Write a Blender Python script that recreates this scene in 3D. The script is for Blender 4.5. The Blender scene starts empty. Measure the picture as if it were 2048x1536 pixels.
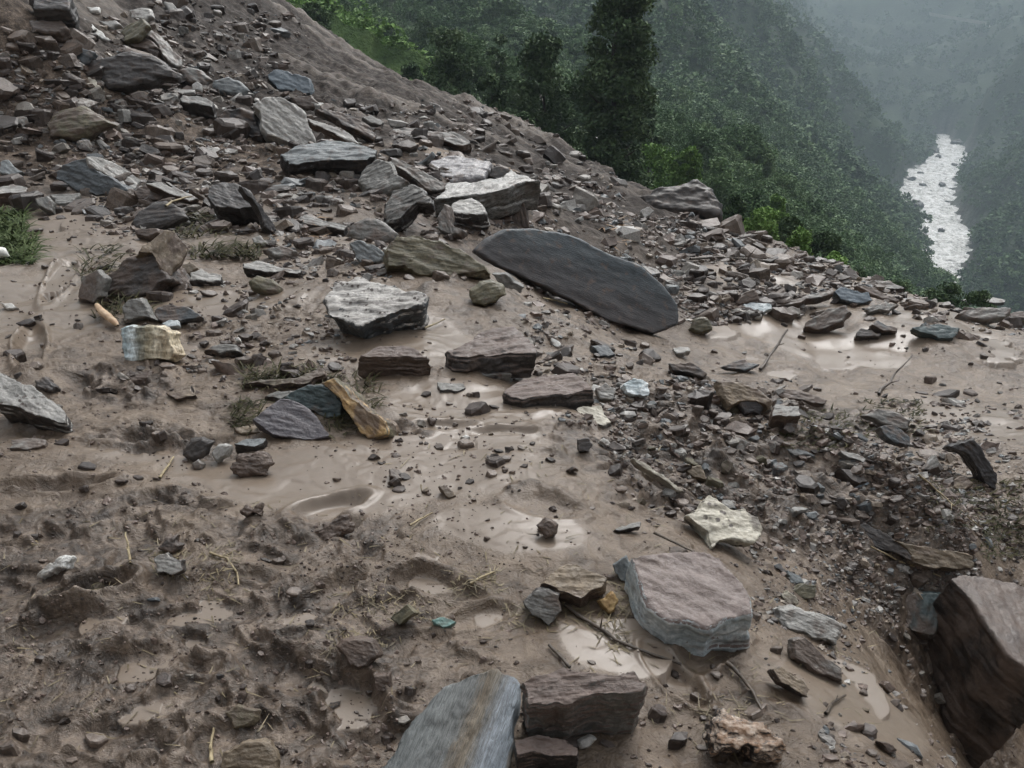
import bpy, bmesh, math, random, re
import numpy as np
from mathutils import Vector, Matrix
R = math.radians
rng = np.random.default_rng(7)
random.seed(7)
C = bpy.context.scene.collection
S = bpy.context.scene

# ------------------------------------------------------------------ camera
PITCH, FPX, CH = R(24.0), 1592.0, 1.65
cam = bpy.data.objects.new('camera', bpy.data.cameras.new('camera')); C.objects.link(cam)
cam.location = (0, 0, CH); cam.rotation_euler = (math.pi/2 - PITCH, 0, 0)
cam.data.sensor_width = 36.0; cam.data.lens = 36.0*FPX/2048.0
cam.data.clip_start = 0.05; cam.data.clip_end = 8000
S.camera = cam
# ------------------------------------------------------------------ sky, sun, exposure
SUN_EL, SUN_AZ = R(52), R(24)        # high behind cloud, ahead and a little right
w = bpy.data.worlds.new('World'); S.world = w; w.use_nodes = True
nt = w.node_tree; bg = nt.nodes['Background']
sky = nt.nodes.new('ShaderNodeTexSky'); sky.sky_type = 'NISHITA'; sky.sun_disc = False
sky.sun_elevation = SUN_EL; sky.sun_rotation = SUN_AZ; sky.dust_density = 6; sky.air_density = 1.0; sky.ozone_density = 1.0
hs = nt.nodes.new('ShaderNodeHueSaturation'); hs.inputs['Saturation'].default_value = 0.16
nt.links.new(sky.outputs[0], hs.inputs['Color']); nt.links.new(hs.outputs[0], bg.inputs[0])
bg.inputs[1].default_value = 0.15
sl = bpy.data.lights.new('sun', 'SUN'); sl.energy = 0.8; sl.angle = R(50); sl.color = (1, 0.97, 0.93)
so = bpy.data.objects.new('sun', sl); C.objects.link(so)
sdir = Vector((math.cos(SUN_EL)*math.sin(SUN_AZ), math.cos(SUN_EL)*math.cos(SUN_AZ), math.sin(SUN_EL)))
so.rotation_euler = sdir.to_track_quat('Z', 'Y').to_euler(); so.location = (0, 0, 60)
S.view_settings.view_transform = 'Standard'; S.view_settings.look = 'None'
S.view_settings.exposure = 1.36; S.view_settings.gamma = 1.0
S.render.engine = 'CYCLES'; S.cycles.max_bounces = 4; S.cycles.diffuse_bounces = 2; S.cycles.glossy_bounces = 2
S.cycles.volume_bounces = 1; S.cycles.transparent_max_bounces = 4; S.cycles.use_denoising = True

# ------------------------------------------------------------------ noise
_p = rng.permutation(256); _p = np.concatenate([_p, _p, _p])
_g = rng.normal(size=(256, 3)); _g /= np.linalg.norm(_g, axis=1)[:, None]
def perlin(x, y, z=None):
    if z is None:
        x = np.asarray(x, float); xi = np.floor(x).astype(int); yi = np.floor(y).astype(int)
        xf = x-xi; yf = y-yi; xi &= 255; yi &= 255
        u = xf**3*(xf*(xf*6-15)+10); v = yf**3*(yf*(yf*6-15)+10)
        def g(a, b, fx, fy):
            h = _g[_p[_p[a]+b]]; return h[..., 0]*fx+h[..., 1]*fy
        a = g(xi, yi, xf, yf); b = g(xi+1, yi, xf-1, yf); c = g(xi, yi+1, xf, yf-1); d = g(xi+1, yi+1, xf-1, yf-1)
        return 1.4*((a+(b-a)*u)*(1-v)+(c+(d-c)*u)*v)
    xi = np.floor(x).astype(int); yi = np.floor(y).astype(int); zi = np.floor(z).astype(int)
    xf = x-xi; yf = y-yi; zf = z-zi; xi &= 255; yi &= 255; zi &= 255
    u, v, t = [k**3*(k*(k*6-15)+10) for k in (xf, yf, zf)]
    def g(i, j, k):
        h = _g[_p[_p[_p[xi+i]+yi+j]+zi+k]]
        return h[..., 0]*(xf-i)+h[..., 1]*(yf-j)+h[..., 2]*(zf-k)
    x00 = g(0,0,0)*(1-u)+g(1,0,0)*u; x10 = g(0,1,0)*(1-u)+g(1,1,0)*u
    x01 = g(0,0,1)*(1-u)+g(1,0,1)*u; x11 = g(0,1,1)*(1-u)+g(1,1,1)*u
    return 1.3*((x00*(1-v)+x10*v)*(1-t)+(x01*(1-v)+x11*v)*t)
def fbm2(x, y, o=4, lac=2.1, gain=.5, off=0.0):
    s = 0; a = 1.0
    for i in range(o):
        s = s+a*perlin(x+off+i*17.3, y+off*1.7+i*9.1); x = x*lac; y = y*lac; a *= gain
    return s
def fbm3(p, f, o=3, off=0.0):
    s = 0; a = 1.0
    for i in range(o):
        s = s+a*perlin(p[:, 0]*f+off+i*11.3, p[:, 1]*f+off+i*5.1, p[:, 2]*f+off+7.7*i); f *= 2.1; a *= .5
    return s
def sstep(a, b, x):
    t = np.clip((x-a)/(b-a), 0, 1); return t*t*(3-2*t)

# ------------------------------------------------------------------ pixel (of the 2048 px photo) <-> world
sp_, cp_ = math.sin(PITCH), math.cos(PITCH)
def ray(px, py):
    a = (np.asarray(px, float)-1024)/FPX; b = (768-np.asarray(py, float))/FPX
    return np.stack([a, cp_+b*sp_, -sp_+b*cp_], -1)
def at(px, py, Y):
    d = ray(px, py); d = d/d[..., 1:2]*np.asarray(Y, float)[..., None]
    return d+np.array([0, 0, CH])

# thin plate spline through measured ground points
def tps(pts, lam=0.0):
    P = np.array(pts, float); n = len(P); sc = np.abs(P[:, :2]).max()
    X = P[:, :2]/sc
    def U(r2): return np.where(r2 > 1e-12, .5*r2*np.log(r2+1e-12), 0)
    K = U(((X[:, None]-X[None])**2).sum(-1))+lam*np.eye(n)
    Q = np.hstack([np.ones((n, 1)), X]); A = np.zeros((n+3, n+3)); A[:n, :n] = K; A[:n, n:] = Q; A[n:, :n] = Q.T
    W = np.linalg.solve(A, np.concatenate([P[:, 2], np.zeros(3)]))
    def f(x, y):
        x = np.asarray(x, float)/sc; y = np.asarray(y, float)/sc
        o = W[n]+W[n+1]*x+W[n+2]*y
        for i in range(n): o = o+W[i]*U((x-X[i, 0])**2+(y-X[i, 1])**2)
        return o
    return f

# ------------------------------------------------------------------ materials
MATS = {}
def N(nt, t, **k):
    n = nt.nodes.new(t)
    for a, b in k.items():
        if a in n.inputs: n.inputs[a].default_value = b
        else: setattr(n, a, b)
    return n
def newmat(name):
    m = bpy.data.materials.new(name); m.use_nodes = True; return m, m.node_tree, m.node_tree.nodes['Principled BSDF']
def ramp(nt, fac, stops, interp='LINEAR'):
    r = nt.nodes.new('ShaderNodeValToRGB'); cr = r.color_ramp; cr.interpolation = interp
    while len(cr.elements) < len(stops): cr.elements.new(0.5)
    for e, (p, c) in zip(cr.elements, stops):
        e.position = p; e.color = (*c, 1) if len(c) == 3 else c
    if fac is not None: nt.links.new(fac, r.inputs[0])
    return r.outputs[0]
def mix(nt, f, a, b):
    m = nt.nodes.new('ShaderNodeMix'); m.data_type = 'RGBA'
    for s, v in ((m.inputs[0], f), (m.inputs[6], a), (m.inputs[7], b)):
        if isinstance(v, (int, float)): s.default_value = v
        elif isinstance(v, tuple): s.default_value = (*v, 1)
        else: nt.links.new(v, s)
    return m.outputs[2]
def math_(nt, op, a, b=None, clamp=False):
    m = nt.nodes.new('ShaderNodeMath'); m.operation = op; m.use_clamp = clamp
    for s, v in ((m.inputs[0], a), (m.inputs[1], b)):
        if v is None: continue
        if isinstance(v, (int, float)): s.default_value = v
        else: nt.links.new(v, s)
    return m.outputs[0]
def g3(v): return (v, v, v)
def noise(nt, vec, scale, detail=4, rough=.55, dist=0.0):
    n = N(nt, 'ShaderNodeTexNoise'); n.inputs['Scale'].default_value = scale; n.inputs['Detail'].default_value = detail
    n.inputs['Roughness'].default_value = rough; n.inputs['Distortion'].default_value = dist
    nt.links.new(vec, n.inputs['Vector']); return n.outputs[0]
def mapping(nt, vec, sc=(1, 1, 1), rot=(0, 0, 0)):
    m = nt.nodes.new('ShaderNodeMapping'); m.inputs['Scale'].default_value = sc; m.inputs['Rotation'].default_value = rot
    nt.links.new(vec, m.inputs[0]); return m.outputs[0]
def bump(nt, h, strength, dist, bs, prev=None):
    b = nt.nodes.new('ShaderNodeBump'); b.inputs['Strength'].default_value = strength; b.inputs['Distance'].default_value = dist
    nt.links.new(h, b.inputs['Height'])
    if prev is not None: nt.links.new(prev, b.inputs['Normal'])
    if bs is not None: nt.links.new(b.outputs[0], bs.inputs['Normal'])
    return b.outputs[0]

COL = dict(
    dark=((.030, .027, .026), (.062, .054, .050)), black=((.014, .012, .012), (.032, .028, .027)),
    slate=((.046, .054, .060), (.080, .090, .096)), blue=((.11, .14, .165), (.17, .205, .235)),
    purple=((.072, .066, .075), (.115, .105, .112)), grey=((.10, .098, .09), (.19, .185, .172)),
    bluegrey=((.10, .112, .116), (.20, .215, .218)), pale=((.22, .215, .20), (.36, .35, .33)),
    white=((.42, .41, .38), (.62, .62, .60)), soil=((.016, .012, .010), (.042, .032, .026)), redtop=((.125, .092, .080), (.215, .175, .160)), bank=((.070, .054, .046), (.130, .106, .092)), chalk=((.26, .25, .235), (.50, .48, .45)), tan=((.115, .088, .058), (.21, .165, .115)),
    olive=((.066, .060, .036), (.135, .118, .072)), brown=((.055, .038, .029), (.105, .077, .060)),
    mud=((.092, .064, .052), (.150, .110, .092)), teal=((.045, .066, .068), (.085, .115, .118)),
    cream=((.27, .25, .20), (.43, .40, .33)), ochre=((.26, .16, .065), (.40, .28, .13)),
    bluewhite=((.34, .40, .42), (.70, .74, .745)), turq=((.10, .20, .18), (.20, .32, .29)),
    lav=((.14, .135, .14), (.25, .24, .245)), rust=((.20, .12, .07), (.40, .34, .28)))
MUDC = (.092, .065, .050)
def rock_mat(key):
    """key 'top', 'top/side', with suffixes +s (streaked) +g (glossy) +m (muddy) +d (dotted with mud) +c (clean)"""
    if key in MATS: return MATS[key]
    fl = re.findall(r'\+(\w)', key); base = re.sub(r'\+\w', '', key); tc = base.split('/'); top = COL[tc[0]]; side = COL[tc[-1]]
    m, nt, bs = newmat('stone_'+base.replace('/', '_'))
    tx = nt.nodes.new('ShaderNodeTexCoord'); oc = tx.outputs['Object']
    inf = nt.nodes.new('ShaderNodeObjectInfo')
    add = N(nt, 'ShaderNodeVectorMath', operation='ADD'); nt.links.new(oc, add.inputs[0])
    ml = N(nt, 'ShaderNodeVectorMath', operation='SCALE'); cb = nt.nodes.new('ShaderNodeCombineXYZ')
    for i in range(3): nt.links.new(inf.outputs['Random'], cb.inputs[i])
    nt.links.new(cb.outputs[0], ml.inputs[0]); ml.inputs['Scale'].default_value = 37
    nt.links.new(ml.outputs[0], add.inputs[1]); vec = add.outputs[0]
    streak = 's' in fl
    n1 = noise(nt, mapping(nt, vec, (1.2, 9, 14) if streak else (1, 1.8, 4)), 3.2 if streak else 6.5, 8, .68, .6)
    n2 = noise(nt, mapping(nt, vec, (2, 26, 40) if streak else (1, 1.2, 3)), 3.0 if streak else 22, 6, .65)
    n4 = noise(nt, vec, 70, 4, .7)
    f = math_(nt, 'ADD', math_(nt, 'MULTIPLY', n1, .40), math_(nt, 'ADD', math_(nt, 'MULTIPLY', n2, .32), math_(nt, 'MULTIPLY', n4, .28)))
    dk = lambda c, k: tuple(x*k for x in c)
    tcol = ramp(nt, f, [(.34, dk(top[0], .62)), (.46, top[0]), (.58, top[1]), (.70, dk(top[1], 1.25))])
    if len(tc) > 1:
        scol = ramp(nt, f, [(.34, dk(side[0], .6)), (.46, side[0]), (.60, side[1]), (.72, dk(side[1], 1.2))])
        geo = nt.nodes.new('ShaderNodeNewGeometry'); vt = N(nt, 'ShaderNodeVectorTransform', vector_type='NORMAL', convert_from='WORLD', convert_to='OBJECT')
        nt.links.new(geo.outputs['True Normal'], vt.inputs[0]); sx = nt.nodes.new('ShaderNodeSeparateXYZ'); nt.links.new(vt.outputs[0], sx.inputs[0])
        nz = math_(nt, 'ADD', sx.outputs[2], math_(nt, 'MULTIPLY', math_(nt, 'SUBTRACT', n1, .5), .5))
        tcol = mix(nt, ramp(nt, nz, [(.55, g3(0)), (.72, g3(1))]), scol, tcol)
    # mud film and splashes
    mn = noise(nt, vec, 5.5, 6, .66, .3)
    lo, hi = (.55, .66)
    if 'm' in fl: lo, hi = (.43, .56)
    if 'c' in fl: lo, hi = (.68, .78)
    mf = ramp(nt, mn, [(lo, g3(0)), (hi, g3(.85))])
    if 'd' in fl:
        vo = N(nt, 'ShaderNodeTexVoronoi'); vo.inputs['Scale'].default_value = 34; nt.links.new(mapping(nt, vec, (1, 1, 1)), vo.inputs['Vector'])
        gate = noise(nt, vec, 9, 3)
        dd = math_(nt, 'MULTIPLY', ramp(nt, vo.outputs[0], [(.30, g3(1)), (.38, g3(0))]), ramp(nt, gate, [(.50, g3(0)), (.58, g3(1))]))
        mf = math_(nt, 'MAXIMUM', mf, dd)
    rv = math_(nt, 'ADD', math_(nt, 'MULTIPLY', inf.outputs['Random'], .35), .82)
    hsv = nt.nodes.new('ShaderNodeHueSaturation'); nt.links.new(rv, hsv.inputs['Value']); nt.links.new(tcol, hsv.inputs['Color'])
    col = mix(nt, mf, hsv.outputs[0], MUDC if 'd' not in fl else (.045, .033, .027))
    nt.links.new(col, bs.inputs['Base Color'])
    r0, r1 = ((.16, .42) if 'g' in fl else (.30, .62))
    nt.links.new(ramp(nt, n2, [(.35, g3(r0)), (.65, g3(r1))]), bs.inputs['Roughness'])
    bs.inputs['Specular IOR Level'].default_value = .5
    b1 = bump(nt, n2, .55, .012, None)
    fine = noise(nt, vec, 75, 4, .7)
    bump(nt, fine, .6, .005, bs, b1)
    MATS[key] = m; return m

def mud_mat():
    m, nt, bs = newmat('wet_mud')
    tx = nt.nodes.new('ShaderNodeTexCoord'); v = tx.outputs['Object']
    def att(n):
        a = nt.nodes.new('ShaderNodeAttribute'); a.attribute_name = n; return a.outputs['Fac']
    wet, churn, grey = att('wet'), att('churn'), att('grey')
    n1 = noise(nt, v, 1.1, 5, .6, .5); n2 = noise(nt, v, 7, 6, .65, .6); n3 = noise(nt, v, 45, 5, .7)
    base = ramp(nt, math_(nt, 'ADD', math_(nt, 'MULTIPLY', n2, .65), math_(nt, 'MULTIPLY', n1, .35)),
                [(.36, (.044, .029, .018)), (.46, (.096, .069, .047)), (.55, (.138, .103, .073)), (.66, (.188, .147, .109))])
    gb = ramp(nt, n2, [(.38, (.014, .011, .009)), (.48, (.028, .022, .018)), (.56, (.046, .037, .032)), (.66, (.085, .073, .064))])
    c = mix(nt, grey, base, gb)
    ck = ramp(nt, math_(nt, 'ADD', math_(nt, 'MULTIPLY', n2, .6), math_(nt, 'MULTIPLY', n3, .4)), [(.41, (.020, .014, .010)), (.48, (.055, .040, .029)), (.53, (.096, .071, .053)), (.60, (.165, .128, .098))])
    c = mix(nt, math_(nt, 'MULTIPLY', churn, .8), c, ck)
    pud = (.150, .118, .090)
    c = mix(nt, ramp(nt, wet, [(.75, g3(0)), (.95, g3(1))]), c, pud)
    # grit: small light and dark stones in the mud
    vo = N(nt, 'ShaderNodeTexVoronoi'); vo.inputs['Scale'].default_value = 42; nt.links.new(v, vo.inputs['Vector'])
    spk = math_(nt, 'MULTIPLY', ramp(nt, vo.outputs[0], [(.10, g3(1)), (.2, g3(0))]), ramp(nt, noise(nt, v, 3.2, 4, .6), [(.52, g3(0)), (.66, g3(1))]))
    dry = ramp(nt, wet, [(.85, g3(1)), (.97, g3(0))])
    spk = math_(nt, 'MULTIPLY', spk, dry)
    vc = ramp(nt, vo.outputs['Color'], [(.2, (.035, .027, .023)), (.6, (.07, .055, .046)), (.9, (.24, .22, .19))], 'CONSTANT')
    c = mix(nt, math_(nt, 'MULTIPLY', spk, .8), c, vc)
    nt.links.new(c, bs.inputs['Base Color'])
    rr = ramp(nt, n2, [(.35, g3(.30)), (.65, g3(.52))])
    rr = mix(nt, churn, rr, g3(.36)); rr = mix(nt, ramp(nt, wet, [(.35, g3(0)), (1, g3(1))]), rr, g3(.33)); rr = mix(nt, grey, rr, g3(.75))
    nt.links.new(rr, bs.inputs['Roughness']); nt.links.new(math_(nt, 'SUBTRACT', .5, math_(nt, 'MULTIPLY', grey, .38)), bs.inputs['Specular IOR Level'])
    b1 = bump(nt, n3, .4, .012, None); h2 = noise(nt, v, 16, 6, .62, .8)
    b2 = nt.nodes.new('ShaderNodeBump'); b2.inputs['Distance'].default_value = .03; nt.links.new(h2, b2.inputs['Height']); nt.links.new(b1, b2.inputs['Normal'])
    nt.links.new(math_(nt, 'MULTIPLY', math_(nt, 'SUBTRACT', 1.0, math_(nt, 'MULTIPLY', wet, .93), True), .75), b2.inputs['Strength'])
    for n in nt.nodes:
        if n.type == 'BUMP' and n != b2: nt.links.new(math_(nt, 'MULTIPLY', ramp(nt, wet, [(.88, g3(1)), (.98, g3(.03))]), .6), n.inputs['Strength'])
    nt.links.new(b2.outputs[0], bs.inputs['Normal'])
    return m

def leaf_mat(name, c0, c1, c2, scale=1.5, rough=.55):
    m, nt, bs = newmat(name)
    geo = nt.nodes.new('ShaderNodeNewGeometry'); v = geo.outputs['Position']
    n = noise(nt, v, scale, 4, .7)
    a = math_(nt, 'ADD', math_(nt, 'MULTIPLY', n, .88), math_(nt, 'MULTIPLY', geo.outputs['Random Per Island'], .12))
    nt.links.new(ramp(nt, a, [(.36, c0), (.5, c1), (.66, c2)]), bs.inputs['Base Color'])
    bs.inputs['Roughness'].default_value = rough; bs.inputs['Specular IOR Level'].default_value = .06
    return m
def plain_mat(name, c0, c1, scale=20, rough=.6, sc=(1, 1, 1)):
    m, nt, bs = newmat(name); tx = nt.nodes.new('ShaderNodeTexCoord'); n = noise(nt, mapping(nt, tx.outputs['Object'], sc), scale, 5, .65)
    nt.links.new(ramp(nt, n, [(.38, c0), (.62, c1)]), bs.inputs['Base Color']); bs.inputs['Roughness'].default_value = rough
    bump(nt, n, .5, .01, bs); return m

# ------------------------------------------------------------------ mesh helpers
def mesh_np(name, V, F, mat=None, smooth=True, link=True, parent=None):
    """F: (n,k) int array of equal-sided faces"""
    me = bpy.data.meshes.new(name); V = np.asarray(V, np.float32); F = np.asarray(F, np.int32); k = F.shape[1]
    me.vertices.add(len(V)); me.vertices.foreach_set('co', V.ravel())
    me.loops.add(F.size); me.loops.foreach_set('vertex_index', F.ravel())
    me.polygons.add(len(F)); me.polygons.foreach_set('loop_start', np.arange(0, F.size, k, dtype=np.int32))
    try: me.polygons.foreach_set('loop_total', np.full(len(F), k, np.int32))
    except Exception: pass
    me.polygons.foreach_set('use_smooth', np.full(len(F), smooth))
    me.update(calc_edges=True)
    if mat: me.materials.append(mat)
    o = bpy.data.objects.new(name, me)
    if link: C.objects.link(o)
    if parent: o.parent = parent
    return o
def tag(o, label=None, cat=None, group=None, kind=None):
    if label: o['label'] = label
    if cat: o['category'] = cat
    if group: o['group'] = group
    if kind or 'kind' not in o: o['kind'] = kind or 'thing'
    return o
def empty(name, loc):
    o = bpy.data.objects.new(name, None); C.objects.link(o); o.location = loc; o.empty_display_size = .1; return o
def grid_faces(nr, nc):
    i = np.arange(nr*nc).reshape(nr, nc)
    return np.stack([i[:-1, :-1], i[:-1, 1:], i[1:, 1:], i[1:, :-1]], -1).reshape(-1, 4)
def attr(o, name, vals):
    a = o.data.attributes.new(name, 'FLOAT', 'POINT'); a.data.foreach_set('value', np.asarray(vals, np.float32).ravel())
def tube(pts, rad, seg=7):
    pts = np.asarray(pts, float); n = len(pts); rad = np.broadcast_to(rad, n)
    T = np.gradient(pts, axis=0); T /= np.linalg.norm(T, axis=1)[:, None]+1e-9
    up = np.array([0, 0, 1.]) if abs(T[0, 2]) < .9 else np.array([1., 0, 0])
    A = np.cross(T, up); A /= np.linalg.norm(A, axis=1)[:, None]+1e-9; B = np.cross(T, A)
    th = np.linspace(0, 2*np.pi, seg, endpoint=False)
    V = pts[:, None]+rad[:, None, None]*(A[:, None]*np.cos(th)[None, :, None]+B[:, None]*np.sin(th)[None, :, None])
    i = np.arange(n*seg).reshape(n, seg); j = np.roll(i, -1, 1)
    F = np.stack([i[:-1], j[:-1], j[1:], i[1:]], -1).reshape(-1, 4)
    return V.reshape(-1, 3), F
def merge(parts):
    Vs, Fs, o = [], [], 0
    for V, F in parts: Vs.append(V); Fs.append(F+o); o += len(V)
    return np.concatenate(Vs), np.concatenate(Fs)
def leaves(P, size, asp=.5, up=0.25):
    """one diamond-shaped leaf quad per point"""
    n = len(P); a = rng.normal(size=(n, 3)); a /= np.linalg.norm(a, axis=1)[:, None]
    b = rng.normal(size=(n, 3)); b[:, 2] += up*2; b = np.cross(a, b); b /= np.linalg.norm(b, axis=1)[:, None]+1e-9
    s = (size*rng.uniform(.6, 1.35, n))[:, None] if np.ndim(size) == 0 else (size*rng.uniform(.6, 1.35, n))[:, None]
    V = np.stack([P-a*s*.5, P+b*s*asp*.5, P+a*s*.5, P-b*s*asp*.5], 1).reshape(-1, 3)
    return V, np.arange(4*n).reshape(n, 4)
# ------------------------------------------------------------------ near ground: landslide debris slope
G = [(0,1536,1.40),(512,1536,1.40),(1024,1536,1.40),(1536,1536,1.42),(-400,1536,1.40),(-700,1100,2.35),
 (0,1200,2.02),(512,1200,2.02),(1024,1200,2.02),(1350,1200,2.06),(0,1000,2.61),(512,1000,2.61),(1024,1000,2.61),
 (0,860,3.2),(400,860,3.2),(900,860,3.2),(1180,900,3.03),(0,700,4.17),(400,700,4.17),(800,700,4.05),(0,600,5.1),(400,600,5.1),(800,600,4.95),(1000,600,5.0),
 (900,530,5.7),(200,450,7.3),(600,450,7.3),(700,400,8.5),(0,420,8.0),(50,350,9.5),(-500,400,8.0),(-600,700,4.2),(-500,100,11.),
 (1120,700,4.35),(1250,700,4.75),(1400,1000,2.95),(1600,1150,2.55),(1750,1450,1.68),(2000,1500,2.8),(2500,1500,3.0),(1930,1390,3.0),(1890,1520,2.15),(2048,1350,3.3),(1800,1400,1.92),(1790,1536,1.42),
 (1500,800,4.95),(1700,900,4.6),(1900,1000,4.0),(1950,1150,3.15),(2500,1100,3.6),(1280,880,3.35),
 (1400,650,8.1),(1600,700,7.9),(1900,680,8.2),(2000,800,6.7),(2400,800,6.7),(1850,780,6.9),(1500,600,9.2),(1600,760,7.0),
 (400,300,11.),(0,200,11.),(0,0,12.),(-400,-100,13.),(300,50,18.),(300,200,14.),(500,150,17.),(700,150,20.),(700,250,14.),
 (850,300,11.),(1000,350,11.),(900,250,16.),(1050,300,16.),(1150,400,12.),(1300,450,11.5),(1500,520,10.8),(1000,430,9.2),
 (570,60,24.),(450,-60,26.),
 (1000,580,5.4),(1010,552,6.8),(950,545,7.0),(1100,612,5.4),(1200,664,5.3),(1290,698,5.4),(1060,605,6.5),(1200,680,6.4)]
RID = [(-600,-500,34.),(200,-250,33.),(570,0,30.),(700,90,28.),(870,180,26.),(980,212,24.),(1080,262,22.),(1200,330,20.),(1290,375,17.),(1380,405,15.2),(1450,440,14.),(1580,492,13.),(1700,540,12.),(1850,600,10.5),(2048,642,9.5),(2500,720,8.8)]
gp = np.array(G+RID); PW = at(gp[:, 0], gp[:, 1], gp[:, 2])
near_f = tps(PW, 1e-5)
rp = np.array(RID); RW = at(rp[:, 0], rp[:, 1], rp[:, 2]); RS = RW[:, 0]/RW[:, 1]; o_ = np.argsort(RS); RS = RS[o_]; RY = RW[o_, 1]
S0, S1, NS = -1.2, 1.2, 1401
Y0, Y1, NY = 0.85, 52., 1201
sv = np.linspace(S0, S1, NS); yv = Y0*(Y1/Y0)**np.linspace(0, 1, NY)
YY, SS = np.meshgrid(yv, sv, indexing='ij'); XX = SS*YY
yr = np.interp(sv, RS, RY)[None, :]*(1+.012*perlin(sv*60, sv*0)[None, :]+.01*perlin(sv*17, sv*0+3)[None, :])
Yc = np.minimum(YY, yr)
cy = yv[::4] if yv[-1] == yv[::4][-1] else np.append(yv[::4], yv[-1]); cs = sv[::4] if (NS-1) % 4 == 0 else np.append(sv[::4], sv[-1])
# coarse evaluation, then bilinear refinement
cYY, cSS = np.meshgrid(cy, cs, indexing='ij'); cZ = near_f(cSS*cYY, cYY)
ly, l0 = np.log(yv), np.log(cy)
def bil(Zc, ya, sa, yq, sq):
    i = np.clip(np.searchsorted(ya, yq)-1, 0, len(ya)-2); j = np.clip(np.searchsorted(sa, sq)-1, 0, len(sa)-2)
    fy = np.clip((yq-ya[i])/(ya[i+1]-ya[i]), 0, 1); fs = np.clip((sq-sa[j])/(sa[j+1]-sa[j]), 0, 1)
    return (Zc[i, j]*(1-fy)+Zc[i+1, j]*fy)*(1-fs)+(Zc[i, j+1]*(1-fy)+Zc[i+1, j+1]*fy)*fs
base = bil(cZ, cy, cs, Yc, np.broadcast_to(SS, Yc.shape))
over = np.maximum(YY-yr, 0)
fall = np.where(over > 0, .95*over+.25*(1-np.exp(-over/.5)), 0)
XC = SS*Yc
def lz(x, y): return .045*fbm2(x*.55, y*.55, 3, off=3.)+.022*fbm2(x*1.9, y*1.9, 2, off=8.)
base = base+lz(XC, Yc)*np.clip(YY/3, .5, 2.2)-fall
ZB = base.copy()                         # smooth ground used to seat things

def hit(px, py, Z=None):
    """first ground point along the view ray of each pixel"""
    Z = ZB if Z is None else Z
    d = ray(px, py); s = d[..., 0]/d[..., 1]; k = d[..., 2]/d[..., 1]
    s = np.atleast_1d(s); k = np.atleast_1d(k); out = np.zeros((len(s), 3))
    for n in range(len(s)):
        j = (np.clip(s[n], S0, S1-1e-6)-S0)/(S1-S0)*(NS-1); j0 = int(j); f = j-j0
        col = Z[:, j0]*(1-f)+Z[:, min(j0+1, NS-1)]*f
        g = (CH+k[n]*yv)-col; idx = np.argmax(g < 0) if (g < 0).any() else NY-1
        idx = max(idx, 1); a = g[idx-1]; b = g[idx]; t = a/(a-b) if a != b else 0
        y = yv[idx-1]+(yv[idx]-yv[idx-1])*np.clip(t, 0, 1); out[n] = (s[n]*y, y, CH+k[n]*y)
    return out
def zat(x, y, Z=None):
    Z = ZB if Z is None else Z
    s = np.asarray(x)/np.asarray(y); fi = np.log(np.asarray(y)/Y0)/np.log(Y1/Y0)*(NY-1); fj = (s-S0)/(S1-S0)*(NS-1)
    fi = np.clip(fi, 0, NY-1.001); fj = np.clip(fj, 0, NS-1.001); i = fi.astype(int); j = fj.astype(int); a = fi-i; b = fj-j
    return (Z[i, j]*(1-a)+Z[i+1, j]*a)*(1-b)+(Z[i, j+1]*(1-a)+Z[i+1, j+1]*a)*b

# zones in ground coordinates: (px, py, radius m, stretch) measured on the photo, stored as ground spots
def zone(lst, warp=.35):
    m = np.zeros_like(XC)
    wx = XC+warp*np.clip(Yc*.25, .4, 3)*fbm2(XC*.9, Yc*.9, 3, off=21.); wy = Yc+warp*np.clip(Yc*.25, .4, 3)*fbm2(XC*.9, Yc*.9, 3, off=35.)
    for px, py, r, rx in lst:
        p = hit(px, py)[0]
        q = np.sqrt(((wx-p[0])/(r*rx))**2+((wy-p[1])/r)**2)
        m = np.maximum(m, 1-sstep(.65, 1.15, q))
    return m
print('zones')
churn = zone([(250,1350,.35,3),(100,1150,.25,2.),(600,1080,.16,2.5),(520,1240,.25,2),(120,1500,.3,2.),(250,1040,.12,3),(300,880,.18,1.6),(650,1380,.2,2),
  (260,760,.3,1.2),(1450,960,.5,1.6),(1700,980,.6,1.5),(1800,1100,.5,1.5),(1600,820,.5,2.),(480,330,1.5,1.5),(150,270,2.,1.2),(1350,820,.35,1.),(1900,1350,.4,1),
  (60,60,2.2,1.),(350,240,1.8,1.),(860,420,1.,1.5)])
wetz = zone([(60,620,.9,1.2),(150,500,1.,1.3),(200,430,.9,1.4),(700,930,.5,2.2),(1000,820,.45,1.8),(450,600,.35,2.2),(850,700,.3,2.),(1650,690,.6,2.6),(1500,640,.7,1.2),(1950,840,.9,1.1),
  (1700,1400,.25,1.3),(1250,1300,.14,1.8),(1900,640,.6,2.),(560,500,.4,1.5),(950,330,1.,1.2),(1100,240,1.5,1),(1600,560,.8,2.),(1050,1050,.2,2),(400,920,.2,3.)])
rubz = zone([(1400,480,2.2,1.6),(1600,560,1.6,1.6),(1400,900,.8,1.1),(1650,950,.8,1.2),(1250,780,.5,1.2),(1800,1050,.6,1.),(650,430,1.6,1.6),(350,420,1.5,1.),(500,330,2.,1.6),(200,220,2.5,1.5),
  (750,330,2,1.),(1550,820,.5,2.),(1850,900,.5,1.5),(600,620,.5,1.3)])
far = sstep(8.5, 13, YY)
grey = np.clip(sstep(5.5, 10.5, YY)*(1-sstep(.18, .35, SS))*(.9+.35*fbm2(XC*.6, YY*.5, 3, off=7.7))+sstep(11, 15, YY)*.6, 0, 1)
wet = np.clip(wetz*(1-.7*churn), 0, 1)
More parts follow.
